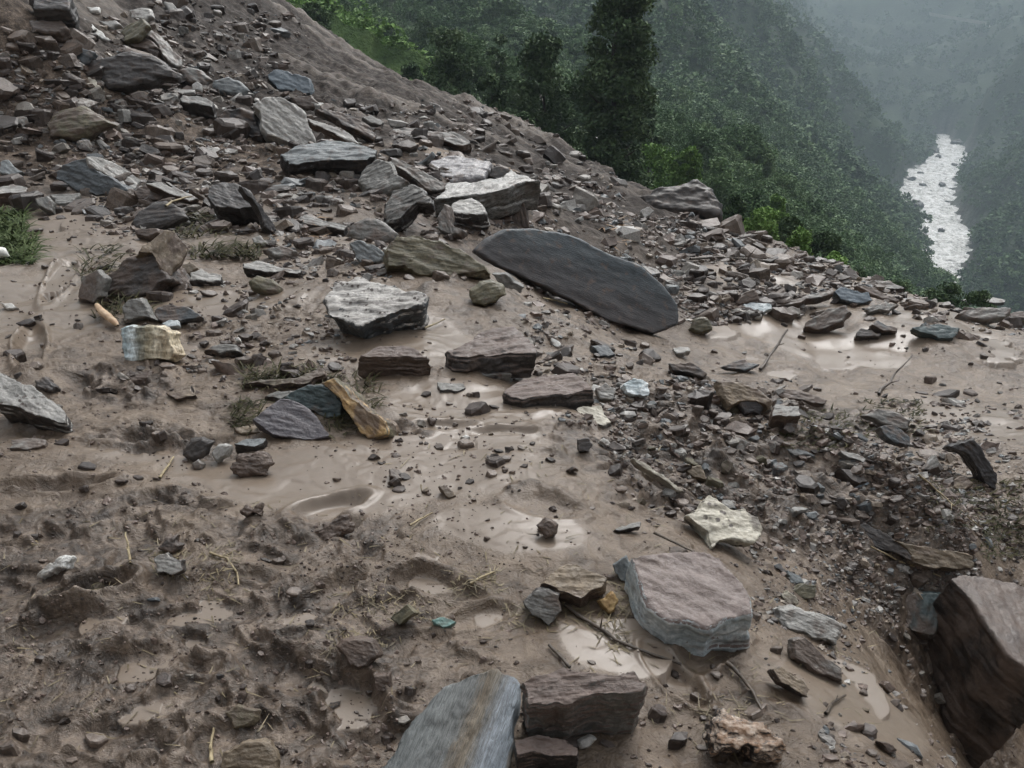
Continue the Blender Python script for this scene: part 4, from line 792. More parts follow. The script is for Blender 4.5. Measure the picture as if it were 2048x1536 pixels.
for (x0, y0, x1, y1), cnt, cols, (smin, smax) in AREA:
    k = tries = 0
    while k < cnt and tries < cnt*12:
        tries += 1; px, py = r2.uniform(x0, x1), r2.uniform(y0, y1); col = cols[r2.integers(len(cols))]
        if min((px-a)**2+(py-b)**2 for a, b in placed) < 16**2: continue
        P = hit(px, py, Zfull)[0]
        sz = float(np.exp(r2.uniform(np.log(smin), np.log(smax)))); wpx = sz*FPX/P[1]
        near = sorted(UNIQ.items(), key=lambda kv: (kv[1][1]-px)**2+((kv[1][2]-py)*1.3)**2)[:6]
        shape = ['flat', 'angular', 'blocky'][r2.integers(3)]; done = None
        for lm, L in near:
            dx, dy = px-L[1], py-L[2]
            if math.hypot(dx, dy) > 330: continue
            h = 'right of' if dx > 0 else 'left of'; v_ = 'below' if dy > 0 else 'above'
            rel_ = v_ if abs(dy) > 2.2*abs(dx) else (h if abs(dx) > 2.2*abs(dy) else f'{v_} and {h}')
            lab = f'small {shape} {ADJ[col]} stone {rel_} the {lm}'
            if lab not in used and len(lab.split()) <= 16 and (rel_, lm) not in used: done = (lab, rel_, lm); break
        if not done:
            for lm, L in near:
                dx, dy = px-L[1], py-L[2]
                if math.hypot(dx, dy) > 330: continue
                h = 'right of' if dx > 0 else 'left of'; v_ = 'below' if dy > 0 else 'above'
                rel_ = v_ if abs(dy) > 2.2*abs(dx) else (h if abs(dx) > 2.2*abs(dy) else f'{v_} and {h}')
                if (col, rel_, lm) in used: continue
                lab = f'small {shape} {ADJ[col]} stone {rel_} the {lm}'
                if lab not in used and len(lab.split()) <= 16: done = (lab, rel_, lm); break
        if not done: continue
        used.add(done[0]); used.add((done[1], done[2])); used.add((col, done[1], done[2])); placed.append((px, py))
        hf = {'flat': .28, 'angular': .55, 'blocky': .62}[shape]; v = int(r2.integers(5)); key = (shape, col, v)
        if key not in CH_ME:
            CH_ME[key] = chip_mesh('stone', (1, [.62, .8, .5][v % 3], hf), 400+len(CH_ME)*7, rock_mat(col+('+m' if v % 2 else '')))
        o = bpy.data.objects.new('stone', CH_ME[key]); C.objects.link(o)
        o.location = (P[0], P[1], P[2]+sz*hf*.04); o.scale = (sz,)*3
        o.rotation_euler = (r2.normal()*.28+.12, r2.normal()*.28, r2.uniform(-.6, .6)+(math.pi if r2.random() < .5 else 0))
        tag(o, done[0], 'stone', 'small stones scattered over the landslide mud'); k += 1; n_small += 1
print('small stones', n_small)

# rubble nobody could count
def rubble(name, label, boxes, size, mat, seed, flat=.4):
    r = np.random.default_rng(seed); Vs, Fs, o = [], [], 0
    ang = np.array([0, 1.1, 2.3, 3.3, 4.4, 5.3])
    for (x0, y0, x1, y1), n in boxes:
        px = r.uniform(x0, x1, n*2); py = r.uniform(y0, y1, n*2)
        H_ = hit(px, py, Zfull)
        cl = fbm2(H_[:, 0]*1.4, H_[:, 1]*1.4, 3, off=91.); keep = (cl > r.normal(size=len(cl))*.25-.05) & (H_[:, 1] < np.interp(H_[:, 0]/H_[:, 1], RS, RY)*1.02); H_ = H_[keep][:n]
        for P in H_:
            s = size*np.exp(r.normal()*.55)*np.clip(P[1]/4, .55, 3.2); m = 6
            rad = r.uniform(.55, 1.1, m); a = ang+r.uniform(-.3, .3, m); asp = r.uniform(.4, .95)
            b = np.stack([np.cos(a)*rad, np.sin(a)*rad*asp, np.zeros(m)], 1)*s/2; h = s*flat*.8*r.uniform(.5, 1.3)
            top = b*r.uniform(.6, .9)+[0, 0, h/2]; top += r.normal(size=top.shape)*s*.05; bot = b-[0, 0, h/2]; mid = b*1.05+[0, 0, h*.2]+r.normal(size=b.shape)*s*.04
            V = np.concatenate([top, mid, bot, top.mean(0)[None]]); rx, ry, rz = r.normal()*.35, r.normal()*.35, r.uniform(-.5, .5)+(math.pi if r.random() < .5 else 0)
            cx, sx_ = math.cos(rx), math.sin(rx); c2, s2 = math.cos(ry), math.sin(ry); c3, s3 = math.cos(rz), math.sin(rz)
            M = np.array([[c3, -s3, 0], [s3, c3, 0], [0, 0, 1]])@np.array([[c2, 0, s2], [0, 1, 0], [-s2, 0, c2]])@np.array([[1, 0, 0], [0, cx, -sx_], [0, sx_, cx]])
            V = V@M.T+P+[0, 0, h*.0]; F = []
            for i in range(m):
                j = (i+1) % m; F += [(18, i, j, j), (i, m+i, m+j, j), (m+i, 2*m+i, 2*m+j, m+j)]
            Vs.append(V); Fs.append(np.array(F)+o); o += len(V)
    V = np.concatenate(Vs); F = np.concatenate(Fs)
    T = np.concatenate([F[:, [0, 1, 2]], F[F[:, 2] != F[:, 3]][:, [0, 2, 3]]])
    ob = mesh_np(name, V, T, mat, smooth=False); tag(ob, label, 'rubble', kind='stuff'); return ob
def rubble_mat(name, stops):
    m, nt, bs = newmat(name); geo = nt.nodes.new('ShaderNodeNewGeometry'); n = noise(nt, geo.outputs['Position'], 60, 4, .7)
    c = ramp(nt, geo.outputs['Random Per Island'], stops, 'CONSTANT'); k = ramp(nt, n, [(.35, g3(.6)), (.65, g3(1.25))])
    mu = N(nt, 'ShaderNodeMix', data_type='RGBA', blend_type='MULTIPLY'); mu.inputs[0].default_value = 1; nt.links.new(c, mu.inputs[6]); nt.links.new(k, mu.inputs[7])
    nt.links.new(mu.outputs[2], bs.inputs['Base Color']); bs.inputs['Roughness'].default_value = .45; bump(nt, n, .5, .006, bs); return m
rm = rubble_mat('mixed_shale', [(0, (.045, .033, .027)), (.22, (.095, .068, .054)), (.48, (.125, .092, .074)), (.66, (.15, .14, .128)), (.80, (.11, .12, .125)), (.88, (.19, .155, .12)), (.955, (.32, .31, .29))])
rm2 = rubble_mat('muddy_crumbs', [(0, (.04, .028, .022)), (.2, (.08, .058, .046)), (.5, (.12, .088, .071)), (.85, (.16, .12, .1))])
rubble('rubble', 'loose grey and brown shale rubble strewn over the debris slope', [((1210,430,1500,650),1500),((1450,480,1880,600),1000),((1220,760,1580,1050),1500),((1540,840,1980,1080),1500),((1500,1030,1800,1260),600),((540,350,780,560),700),
    ((180,260,580,470),900),((0,100,420,340),700),((200,30,620,220),500),((640,200,1000,400),500),((860,340,1250,470),500),((1840,620,2048,680),120),((1040,570,1260,850),500),((340,560,700,760),300),((1760,800,2048,860),120),((1850,900,2048,1180),500),((1640,1120,1960,1536),700)], .030, rm, 5)
rm3 = rubble_mat('muddy_blocks', [(0, (.030, .022, .018)), (.25, (.055, .041, .034)), (.5, (.085, .065, .052)), (.75, (.12, .092, .073)), (.93, (.17, .155, .135))])
CP = []
for k in range(14):
    me = chip_mesh('tmp', (1, [.62, .8, .5][k % 3], [.3, .5, .62, .22][k % 4]), 900+k*5, rm3); bmt = bmesh.new(); bmt.from_mesh(me); bmesh.ops.triangulate(bmt, faces=bmt.faces)
    CP.append((np.array([v.co[:] for v in bmt.verts]), np.array([[v.index for v in f.verts] for f in bmt.faces]))); bmt.free(); bpy.data.meshes.remove(me)
q7 = np.random.default_rng(15); Vs, Fs, oo = [], [], 0; slabp = o_info[[o.name for o in C.objects if 'largest stone' in o.get('label', '')][0]]
for (x0, y0, x1, y1), n in [((0,60,320,300),260),((200,200,700,470),420),((300,0,560,200),150),((700,220,1180,420),260),((1210,440,1560,640),330),((1500,520,1880,640),170),((560,400,1000,560),120),((1050,560,1300,800),110),((1300,780,1900,1050),260),((0,300,360,430),90),((650,780,1250,1000),45),((0,420,350,1000),50),((0,1000,1400,1536),60),((1350,1200,1900,1536),30),((1690,1130,1930,1536),70),((150,560,720,760),60),((1850,600,2048,680),50)]:
    px = q7.uniform(x0, x1, n*2); py = q7.uniform(y0, y1, n*2); ok = ~((px > 930) & (px < 1370) & (py > 440) & (py < 690)); H_ = hit(px[ok], py[ok], Zfull)
    cl = fbm2(H_[:, 0]*1.1, H_[:, 1]*1.1, 3, off=97.); H_ = H_[(cl > q7.normal(size=len(cl))*.25-.08) & (H_[:, 1] < np.interp(H_[:, 0]/H_[:, 1], RS, RY)*1.0)][:n]
    for P in H_:
        sz = .055*np.exp(q7.normal()*.5)*np.clip(P[1]/4, .6, 3.0); sz = min(sz, .045*P[1]); V0, F0 = CP[q7.integers(14)]; a = q7.uniform(-.5, .5)+(math.pi if q7.random() < .5 else 0)
        M = np.array(Matrix.Rotation(a, 3, 'Z')@Matrix.Rotation(q7.normal()*.3, 3, 'Y')@Matrix.Rotation(q7.normal()*.3+.12, 3, 'X')); Vs.append((V0*sz)@M.T+P+[0, 0, .04*sz]); Fs.append(F0+oo); oo += len(V0)
mr = mesh_np('muddy_rubble', np.concatenate(Vs), np.concatenate(Fs), rm3, smooth=False); tag(mr, 'mud-coated blocks and broken slabs half buried in the slide', 'rubble', kind='stuff')
rubble('mud_crumbs', 'dark crumbs and torn lumps of mud spread over the wet ground', [((0,400,400,1000),400),((300,560,1200,1000),500),((0,1000,800,1536),1700),((700,1000,1400,1536),700),((1300,680,2048,860),160),((1400,1250,2048,1536),240),((600,760,1300,1120),450),((100,450,700,900),300),((1200,850,2048,1250),700)], .013, rm2, 6, flat=.8)

# ------------------------------------------------------------------ sticks, straw, roots, grass
bark = plain_mat('wet_bark', (.030, .022, .016), (.075, .055, .038), 30, .5, (1, 1, 1))
straw = plain_mat('straw', (.16, .125, .07), (.33, .27, .16), 20, .6)
dgrass = leaf_mat('trampled_grass', (.016, .018, .008), (.040, .040, .019), (.09, .078, .042), 9, .5)
ggrass = leaf_mat('green_grass', (.022, .036, .012), (.045, .066, .022), (.085, .11, .045), 8, .5)
def stick(name, label, cat, pts, r0, r1, mat, lift=0.01, raise_=None):
    q = np.array(pts, float); H_ = hit(q[:, 0], q[:, 1], Zfull); H_[:, 2] += lift
    if raise_: H_[:, 2] += np.array(raise_)
    t = np.linspace(0, 1, len(pts)); tt = np.linspace(0, 1, 9*len(pts)); P = np.stack([np.interp(tt, t, H_[:, k]) for k in range(3)], 1)
    L = np.linalg.norm(np.diff(P, axis=0), axis=1).sum(); P += .018*L*np.stack([perlin(tt*4+pts[0][0], tt*0), perlin(tt*4, tt*0+pts[0][1]), .4*perlin(tt*5+9, tt*0+pts[0][0])], 1)
    rad = np.interp(tt, [0, 1], [r0, r1])*(1+.25*perlin(tt*11+pts[0][0], tt*0)); parts = [tube(P, rad)]
    for f in (.35, .62):      # a snapped side twig or two
        i = int(f*len(P)); d = rng.normal(size=3)*.5; d[2] = abs(d[2])*.5+.2; d /= np.linalg.norm(d); Q = P[i]+np.linspace(0, 1, 5)[:, None]*d*L*.09; parts.append(tube(Q, np.linspace(rad[i]*.6, rad[i]*.2, 5), 5))
    V, F = merge(parts); o = mesh_np(name, V, F, mat); return tag(o, label, cat)
stick('stick', 'dark stick leaning out of the rubble over the pink mud flat', 'stick', [(1520,742),(1545,722),(1568,706)], .016, .010, bark, .02, [0, .10, .24])
stick('stick', 'brown branch poking up right of the long dark plank, above the grassy rubble', 'stick', [(1757,792),(1780,775),(1815,752)], .016, .006, bark, .02, [0, .08, .2])
stick('root', 'long thin black root crossing the mud left of the blue white fronted rock', 'root', [(1130,1215),(1180,1250),(1230,1285),(1300,1312),(1362,1334)], .007, .004, bark)
stick('stick', 'short black twig above the brown topped layered boulder', 'stick', [(1098,1295),(1120,1318),(1140,1340)], .005, .005, bark)
stick('root', 'dark curved root in smooth mud below the blue white fronted rock', 'root', [(1452,1330),(1480,1355),(1505,1390),(1522,1425)], .007, .004, bark)
stick('root', 'faint curved root in smooth mud near the bottom right corner', 'root', [(1650,1432),(1665,1410),(1690,1395)], .005, .003, bark)
stick('twig', 'thin twig lying on the reddish top of the blue white fronted rock', 'twig', [(1300,1150),(1340,1170),(1380,1190)], .005, .003, bark, .17)
stick('stick', 'long thin grass stem crossing the brown rubble near the right edge', 'stem', [(1835,960),(1870,990),(1905,1020),(1960,1062)], .005, .003, straw, .03)
stick('twig', 'long thin stem crossing the mud above the huge tilted slab', 'stem', [(1740,1100),(1800,1130),(1880,1160)], .004, .003, straw, .02)
stick('straw_stalk', 'pale straw stalk below the speckled pale stone, left of centre', 'straw stalk', [(320,960),(335,938),(348,918)], .006, .004, straw, .01)
stick('straw_stalk', 'pale straw stalk standing in the mud at left foreground', 'straw stalk', [(262,1132),(261,1115),(259,1098)], .005, .003, straw, .01, [0, .03, .06])
stick('stick', 'brown straw bundle stalk on mud, left of the turquoise flake', 'straw stalk', [(940,1172),(965,1158),(990,1148)], .005, .003, straw)
stick('straw_stalk', 'bent straw stalk on the mud flat below the thin tan plate', 'straw stalk', [(820,1055),(842,1042),(865,1030)], .004, .003, straw)
stick('twig', 'thin pale stem bent over the churned mud at left foreground', 'twig', [(420,1110),(455,1122),(475,1150),(478,1175)], .004, .003, straw)
stick('twig', 'brown stem upright at the bottom edge beside the tan rounded stone', 'twig', [(425,1530),(422,1500),(428,1462)], .006, .003, straw, .01)
stick('twig', 'pale curved twig on top of the tan face of the big blocky boulder', 'twig', [(340,462),(352,452),(376,443),(392,440)], .012, .006, straw, .22)
stick('stick', 'thin stem above the broad mud-covered block', 'stem', [(850,662),(875,652),(890,644)], .006, .004, straw, .02)
stick('stick', 'thin dark branch lying along the pale debris field below the green bushes', 'branch', [(1380,524),(1440,520),(1500,524),(1560,530)], .02, .012, bark, .04)
stick('stick', 'thin branch lying across the brown rubble right of the white-topped boulder', 'branch', [(1085,600),(1110,604),(1135,612)], .008, .005, straw, .02)
# peeled root, pale orange, with torn dark end
P = hit(np.array([195, 205, 225, 240]), np.array([622, 640, 652, 662]), Zfull); P[:, 2] += np.array([.05, .06, .045, .03])
tt = np.linspace(0, 1, 22); Q = np.stack([np.interp(tt, np.linspace(0, 1, 4), P[:, k]) for k in range(3)], 1); Q = np.stack([np.convolve(np.pad(Q[:, k], 3, 'edge'), np.ones(7)/7, 'valid') for k in range(3)], 1)
rt = mesh_np('root', *tube(Q, .024*np.sqrt(np.clip(np.sin(tt*np.pi*.93+.15), .05, 1))*(1+.12*perlin(tt*8, tt*0)), 12), plain_mat('peeled_root', (.30, .19, .11), (.50, .38, .25), 14, .5)); tag(rt, 'peeled pale orange root left of the striped box-shaped stone', 'root')

def tuft(boxes, n, length, seed, spread=.6):
    r = np.random.default_rng(seed); parts = []
    for (x0, y0, x1, y1), c in boxes:
        m = int(n*c); px = r.uniform(x0, x1, m); py = r.uniform(y0, y1, m); H_ = hit(px, py, Zfull)
        for P in H_:
            L = length*r.uniform(.5, 1.5)*np.clip(P[1]/4, .5, 2.2); a = r.uniform(0, 2*np.pi); lean = r.uniform(.5, 1.)*spread*2
            d = np.array([math.cos(a)*lean, math.sin(a)*lean, 1.1-lean*.45]); t = np.linspace(0, 1, 4)[:, None]
            C_ = P+d*L*t-np.array([0, 0, 1])*L*.55*lean*t**2; C_[:, 2] = np.maximum(C_[:, 2], P[2]+.003)
            wd = np.array([-math.sin(a), math.cos(a), .3]); ww = (.0022*np.clip(P[1]/2.2, .8, 4)*np.array([1, .9, .6, .1]))[:, None]
            V = np.stack([C_-wd*ww, C_+wd*ww], 1).reshape(-1, 3); parts.append((V, np.array([(0, 1, 3, 2), (2, 3, 5, 4), (4, 5, 7, 6)])))
    return merge(parts)
V, F = tuft([((-30,430,50,500),1.2),((-30,480,70,530),.8)], 900, .085, 3); o = mesh_np('grass_patch', V, F, ggrass); tag(o, 'green grass patch at the left edge of the mud terrace', 'grass', kind='stuff')
V, F = tuft([((1550,820,1700,900),.6),((1720,800,1850,880),.6),((1850,960,2048,1060),.9),((1960,1040,2048,1120),.6)], 380, .055, 4); o = mesh_np('grass', V, F, dgrass); tag(o, 'trampled dark grass and roots mixed in the rubble at right', 'grass', kind='stuff')
V, F = tuft([((480,735,650,780),1.),((640,750,760,870),1.),((460,800,520,860),.5),((350,430,440,480),.6),((380,490,520,520),.8),((190,600,300,640),.7),((160,500,240,570),.4)], 260, .10, 8); o = mesh_np('grass', V, F, dgrass); tag(o, 'uprooted muddy grass caught on the stones left of centre', 'grass', kind='stuff')
V, F = tuft([((1190,1150,1260,1300),.8),((1000,1200,1180,1260),.5),((660,1180,860,1240),.6),((300,1080,370,1150),.5),((400,1090,480,1200),.4),((900,1140,1000,1190),.4),((650,1260,780,1300),.4),((1400,1400,1500,1500),.4),((0,1000,700,1500),.9),((700,880,1400,1480),.9),((1400,1200,1800,1450),.4)], 200, .05, 9, 1.); o = mesh_np('straw_litter', V, F, plain_mat('straw_dark', (.07, .055, .03), (.20, .16, .09), 20, .6)); tag(o, 'thin dead grass and straw litter pressed into the foreground mud', 'straw', kind='stuff')
V, F = tuft([((530,430,650,490),.4),((1200,440,1260,500),.35)], 160, .06, 12, 1.); o = mesh_np('dead_weeds', V, F, plain_mat('rust_weed', (.10, .06, .03), (.22, .13, .06), 20, .6)); tag(o, 'rust brown dead weeds lying among the upper stones', 'weeds', kind='stuff')
# a scrap at the far left edge
P = hit(4, 522)[0]; V, F = tube(P+np.array([[-.10, 0, .05], [-.04, 0, .07], [.02, .01, .06], [.05, .02, .03]]), np.array([.02, .05, .045, .01]), 9); o = mesh_np('litter_scrap', V, F, plain_mat('scrap', (.55, .55, .52), (.7, .7, .66), 30, .4)); tag(o, 'small white scrap of litter cut by the left edge below the grass patch', 'litter')
# ------------------------------------------------------------------ valley behind: terrain, river, forest
RV = [(1888,271,1000,18),(1884,280,980,24),(1905,292,930,34),(1900,318,830,52),(1862,345,745,50),(1855,375,668,56),(1845,400,625,60),(1868,425,575,42),(1885,455,528,44),(1888,490,482,40),(1885,520,446,36),(1890,548,418,20)]
rv = np.array([[*at(a, b, Y)[:2], w_] for a, b, Y, w_ in RV]); RZ = np.array([at(a, b, Y)[2] for a, b, Y, w_ in RV]);
rv = np.vstack([[524, 1016, 12], [522, 1010, 14], rv, [207, 370, 16], [180, 320, 18], [160, 260, 22], [145, 150, 22], [140, 0, 22]]); RZ = np.concatenate([[RZ[0]-2, RZ[0]-1], RZ, RZ[-1]-np.array([1, 2, 4, 7, 11])]) 
RZ = np.interp(rv[:, 1], [0, 1250], [-122, -113])   # gentle fall towards the viewer
# re-seat on the sight lines so that the water surface lies on one slope
for i, (a, b, Y, w_) in enumerate(RV):
    d = ray(a, b); k = d[2]/d[1]; y = (RZ[i+2]-CH)/k; rv[i+2, 0] = d[0]/d[1]*y; rv[i+2, 1] = y; RZ[i+2] = np.interp(y, [0, 1250], [-122, -113]); rv[i+2, 2] = w_
rt_ = np.linspace(0, 1, 400); seg = np.concatenate([[0], np.cumsum(np.hypot(*np.diff(rv[:, :2], axis=0).T))]); seg /= seg[-1]
sm = lambda a: np.convolve(np.pad(a, 4, 'edge'), np.ones(9)/9, 'valid')
RX = sm(np.interp(rt_, seg, rv[:, 0])); RYv = sm(np.interp(rt_, seg, rv[:, 1])); RWd = sm(np.interp(rt_, seg, rv[:, 2]*.34)); RZZ = sm(np.interp(rt_, seg, RZ))
RWd = RWd*(1+.5*perlin(rt_*40, rt_*0)+.35*perlin(rt_*110, rt_*0+5))
FP = [(800,100,115),(870,165,85),(700,60,150),(600,-20,150),(950,180,75),(1000,80,170),(1150,250,60),(1300,330,55),(1260,300,70),(1200,345,45),(1450,350,90),(1400,400,60),(1450,470,75),(1600,480,115),(1750,560,130),(1700,400,330),(1600,300,330),
 (1600,200,470),(1450,120,330),(1400,20,330),(1200,100,220),(1200,0,300),(1000,10,260),(900,20,220),(1500,300,200),(1600,430,150),(1750,535,210),(1835,560,330),(1850,578,280),(1815,525,400),(1800,645,180),(1950,665,210),(1860,610,240),(1800,430,460),(1790,300,640),(1720,200,800),(1560,60,560),(1500,-60,560),
 (2048,300,560),(2000,450,440),(2048,560,330),(1980,380,540),(2048,100,900),(1950,200,900),(1700,120,1350),(1600,20,1250),(1850,60,1500),(1750,0,1800),(2048,0,1300),(1950,-60,1900),(1500,-120,1300),(1300,-120,600),(1000,-120,400),(700,-150,300),(400,-200,120),(570,-40,60)]
W = [tuple(at(a, b, Y)) for a, b, Y in FP]
W += [(RX[i]+0., RYv[i], RZZ[i]-1) for i in range(20, 400, 34)]+[(RX[i]-RWd[i]*1.6, RYv[i], RZZ[i]+6) for i in range(40, 400, 60)]+[(RX[i]+RWd[i]*1.6, RYv[i], RZZ[i]+6) for i in range(40, 400, 60)]
W += [(0, 10, -8), (5, 25, -9), (15, 20, -14), (-15, 25, 0), (-60, 40, 20), (-200, 100, 90), (-300, 600, 180), (0, 900, 190), (100, 2400, 330), (700, 2600, 330), (1500, 2300, 420), (1400, 1200, 300), (900, 500, 150), (600, 200, 120), (500, 0, 90), (30, -60, -8), (-120, -120, 50), (100, -60, -70), (400, 1700, 130), (800, 1700, 120), (1100, 900, 190)]
far_f = tps(W, 2e-6)
fs = np.linspace(-1.0, 1.2, 620); fy = 9.*(2400/9.)**np.linspace(0, 1, 560)
FY, FS = np.meshgrid(fy, fs, indexing='ij'); FX = FS*FY
FZ = np.concatenate([far_f(FX[i:i+80], FY[i:i+80]) for i in range(0, 560, 80)])
dist = np.full(FX.shape, 1e9); rw = np.zeros(FX.shape); rz = np.zeros(FX.shape)
for i in range(0, 400, 2):
    d = np.hypot(FX-RX[i], FY-RYv[i]); m = d < dist; dist[m] = d[m]; rw[m] = RWd[i]; rz[m] = RZZ[i]
sc_ = np.clip(FY/400, .05, 1.6)
spur = fbm2(FX/170+.3*FY/170, FY/230, 4, off=7.); nz = -np.abs(spur)*46*sstep(60, 500, FY)+12*sstep(60, 500, FY)
bumpz = fbm2(FX/22, FY/22, 3, off=17.)*2.4*sstep(15, 140, FY)+fbm2(FX/5, FY/5, 2, off=27.)*.35*sstep(20, 70, FY)
FZ = FZ+(nz*sstep(10, 120, dist-rw)+bumpz)
# terraced fields below the slide, on the left hillside
tm = sstep(60, 80, FY)*(1-sstep(130, 165, FY))*sstep(-.42, -.30, FS)*(1-sstep(-.10, -.04, FS))
q = FZ/1.6; FZ = FZ*(1-tm)+tm*(np.floor(q)+sstep(.55, .95, q-np.floor(q)))*1.6
ch = 1-sstep(0, 8, dist-rw); FZ = np.where(dist < rw+8, FZ*(1-ch)+(rz-1.5)*ch, np.maximum(FZ, rz+1.2))
# keep clear of the debris slope in front
nearmask = FY < 60
rr = np.interp(FS, RS, RY); zr = zat(np.clip(FS, S0, S1)*np.minimum(rr, 50), np.minimum(rr, 50)); capz = np.where(FY < rr+3, zr-3.5-.8*np.maximum(rr-FY, 0), np.where(FY < 70, zr-.42*(FY-rr)-1.5, 1e9)); FZ = np.minimum(FZ, capz)
m, nt, bs = newmat('forest_floor'); geo = nt.nodes.new('ShaderNodeNewGeometry'); v = geo.outputs['Position']
a_ = nt.nodes.new('ShaderNodeAttribute'); a_.attribute_name = 'field'; b_ = nt.nodes.new('ShaderNodeAttribute'); b_.attribute_name = 'gravel'
n0 = noise(nt, v, .012, 5, .6); n1 = noise(nt, v, .35, 6, .7)
c = ramp(nt, n1, [(.35, (.012, .022, .010)), (.5, (.026, .046, .020)), (.65, (.050, .078, .032))])
c2 = ramp(nt, n1, [(.38, (.065, .115, .034)), (.5, (.10, .17, .052)), (.62, (.16, .24, .08))])
c = mix(nt, ramp(nt, n0, [(.5, g3(0)), (.62, g3(.55))]), c, (.055, .088, .036)); c = mix(nt, a_.outputs['Fac'], c, c2)
c = mix(nt, b_.outputs['Fac'], c, ramp(nt, n1, [(.4, (.07, .07, .065)), (.6, (.16, .155, .145))]))
nt.links.new(c, bs.inputs['Base Color']); bs.inputs['Roughness'].default_value = .8; bs.inputs['Specular IOR Level'].default_value = .2; bump(nt, n1, 1., 1.2, bs)
hill = mesh_np('hillside', np.stack([FX, FY, FZ], -1).reshape(-1, 3), grid_faces(*FX.shape), m); tag(hill, 'steep forested valley sides above the river', kind='structure')
fieldv = np.maximum(tm*sstep(-.1, .2, fbm2(FX/9, FY/9, 3, off=3.)+.42), sstep(40, 50, FY)*(1-sstep(62, 76, FY))*sstep(.10, .13, FS)*(1-sstep(.22, .26, FS)))
attr(hill, 'field', fieldv); attr(hill, 'gravel', (1-sstep(1, 9, dist-rw))*(.4+.6*(fbm2(FX/9, FY/9, 2) > -.1)))
def fz(x, y):
    s = np.asarray(x)/np.asarray(y); fi = np.clip(np.log(np.asarray(y)/9.)/np.log(2400/9.)*559, 0, 558.9); fj = np.clip((s+1.0)/2.2*619, 0, 618.9)
    i = fi.astype(int); j = fj.astype(int); a = fi-i; b = fj-j
    return (FZ[i, j]*(1-a)+FZ[i+1, j]*a)*(1-b)+(FZ[i, j+1]*(1-a)+FZ[i+1, j+1]*a)*b
def fbil(A, x, y):
    s = np.asarray(x)/np.asarray(y); i = np.clip(np.log(np.asarray(y)/9.)/np.log(2400/9.)*559, 0, 559).astype(int); j = np.clip((s+1.0)/2.2*619, 0, 619).astype(int); return A[i, j]
# river: foaming white water
T = np.stack([np.gradient(RX), np.gradient(RYv)], 1); T /= np.linalg.norm(T, axis=1)[:, None]; Nn = np.stack([-T[:, 1], T[:, 0]], 1)
nw = 46; nl = 2600; li = np.linspace(0, 399, nl); ux = np.linspace(-1.05, 1.05, nw)
ip = lambda a: np.interp(li, np.arange(400), a)
cx, cy_, nx, ny, hw, zz = ip(RX), ip(RYv), ip(Nn[:, 0]), ip(Nn[:, 1]), ip(RWd), ip(RZZ)
VX = cx[:, None]+nx[:, None]*hw[:, None]*ux; VY = cy_[:, None]+ny[:, None]*hw[:, None]*ux
wz = 1.3*fbm2(VX/9, VY/6, 3, off=41.)+.35*fbm2(VX/2.2, VY/1.6, 3, off=43.)
m, nt, bs = newmat('white_water'); geo = nt.nodes.new('ShaderNodeNewGeometry'); v = geo.outputs['Position']
n1 = noise(nt, mapping(nt, v, (1, .35, 1)), .16, 8, .74, 1.6); n2 = noise(nt, v, .9, 5, .7)
nt.links.new(ramp(nt, math_(nt, 'ADD', math_(nt, 'MULTIPLY', n1, .65), math_(nt, 'MULTIPLY', n2, .35)), [(.38, (.13, .135, .12)), (.45, (.32, .32, .30)), (.52, (.60, .60, .58)), (.62, (.84, .84, .83))]), bs.inputs['Base Color'])
bs.inputs['Roughness'].default_value = .4; bump(nt, n2, .8, .4, bs)
river = mesh_np('river', np.stack([VX, VY, zz[:, None]+wz], -1).reshape(-1, 3), grid_faces(nl, nw), m); tag(river, 'foaming white river in the bottom of the valley', kind='structure')
rmat = plain_mat('river_rock', (.035, .035, .034), (.09, .09, .085), .6, .5)
for k, (px, py, wd, lab) in enumerate([(1832,410,9,'long dark boulder bar at the left bank of the river bend'),(1868,307,7,'dark boulder at the left bank where the river narrows far up'),(1912,290,8,'dark flat boulder in the uppermost visible water, right side'),(1876,316,5,'dark boulder in mid stream far up the river'),
    (1908,331,4,'small dark boulder near the right bank far up the river'),(1846,370,4,'round dark boulder in the upper middle rapids'),(1884,370,5,'dark boulder at the right bank of the upper middle rapids'),(1841,347,4,'dark boulder at the left bank of the upper middle rapids'),
    (1824,358,4,'small dark boulder at the left edge of the widest rapids'),(1884,458,4,'dark half drowned boulder in the lower rapids'),(1930,415,5,'grey boulder on the right bank beside the river bend'),(1858,480,4,'low dark rock at the left side of the lower rapids')]):
    d = ray(px, py); y = (-116.5-CH)/(d[2]/d[1]); x = d[0]/d[1]*y; bm = bmesh.new(); bmesh.ops.create_icosphere(bm, subdivisions=4, radius=1)
    co = np.array([v_.co[:] for v_ in bm.verts]); dd = 1+.5*fbm3(co, 1.5, 4, k*9.)
    for v_, q_ in zip(bm.verts, dd): v_.co = Vector((v_.co.x*wd*(.45+.35*(k % 3)/2)*q_, v_.co.y*wd*.7*q_, v_.co.z*wd*.45*q_))
    me = bpy.data.meshes.new('river_boulder'); bm.to_mesh(me); bm.free(); me.polygons.foreach_set('use_smooth', [True]*len(me.polygons)); me.materials.append(rmat)
    o = bpy.data.objects.new('river_boulder', me); C.objects.link(o); o.location = (x, y, np.interp(y, [0, 1250], [-122, -113])+wd*.08); tag(o, lab, 'boulder', 'boulders in the river')

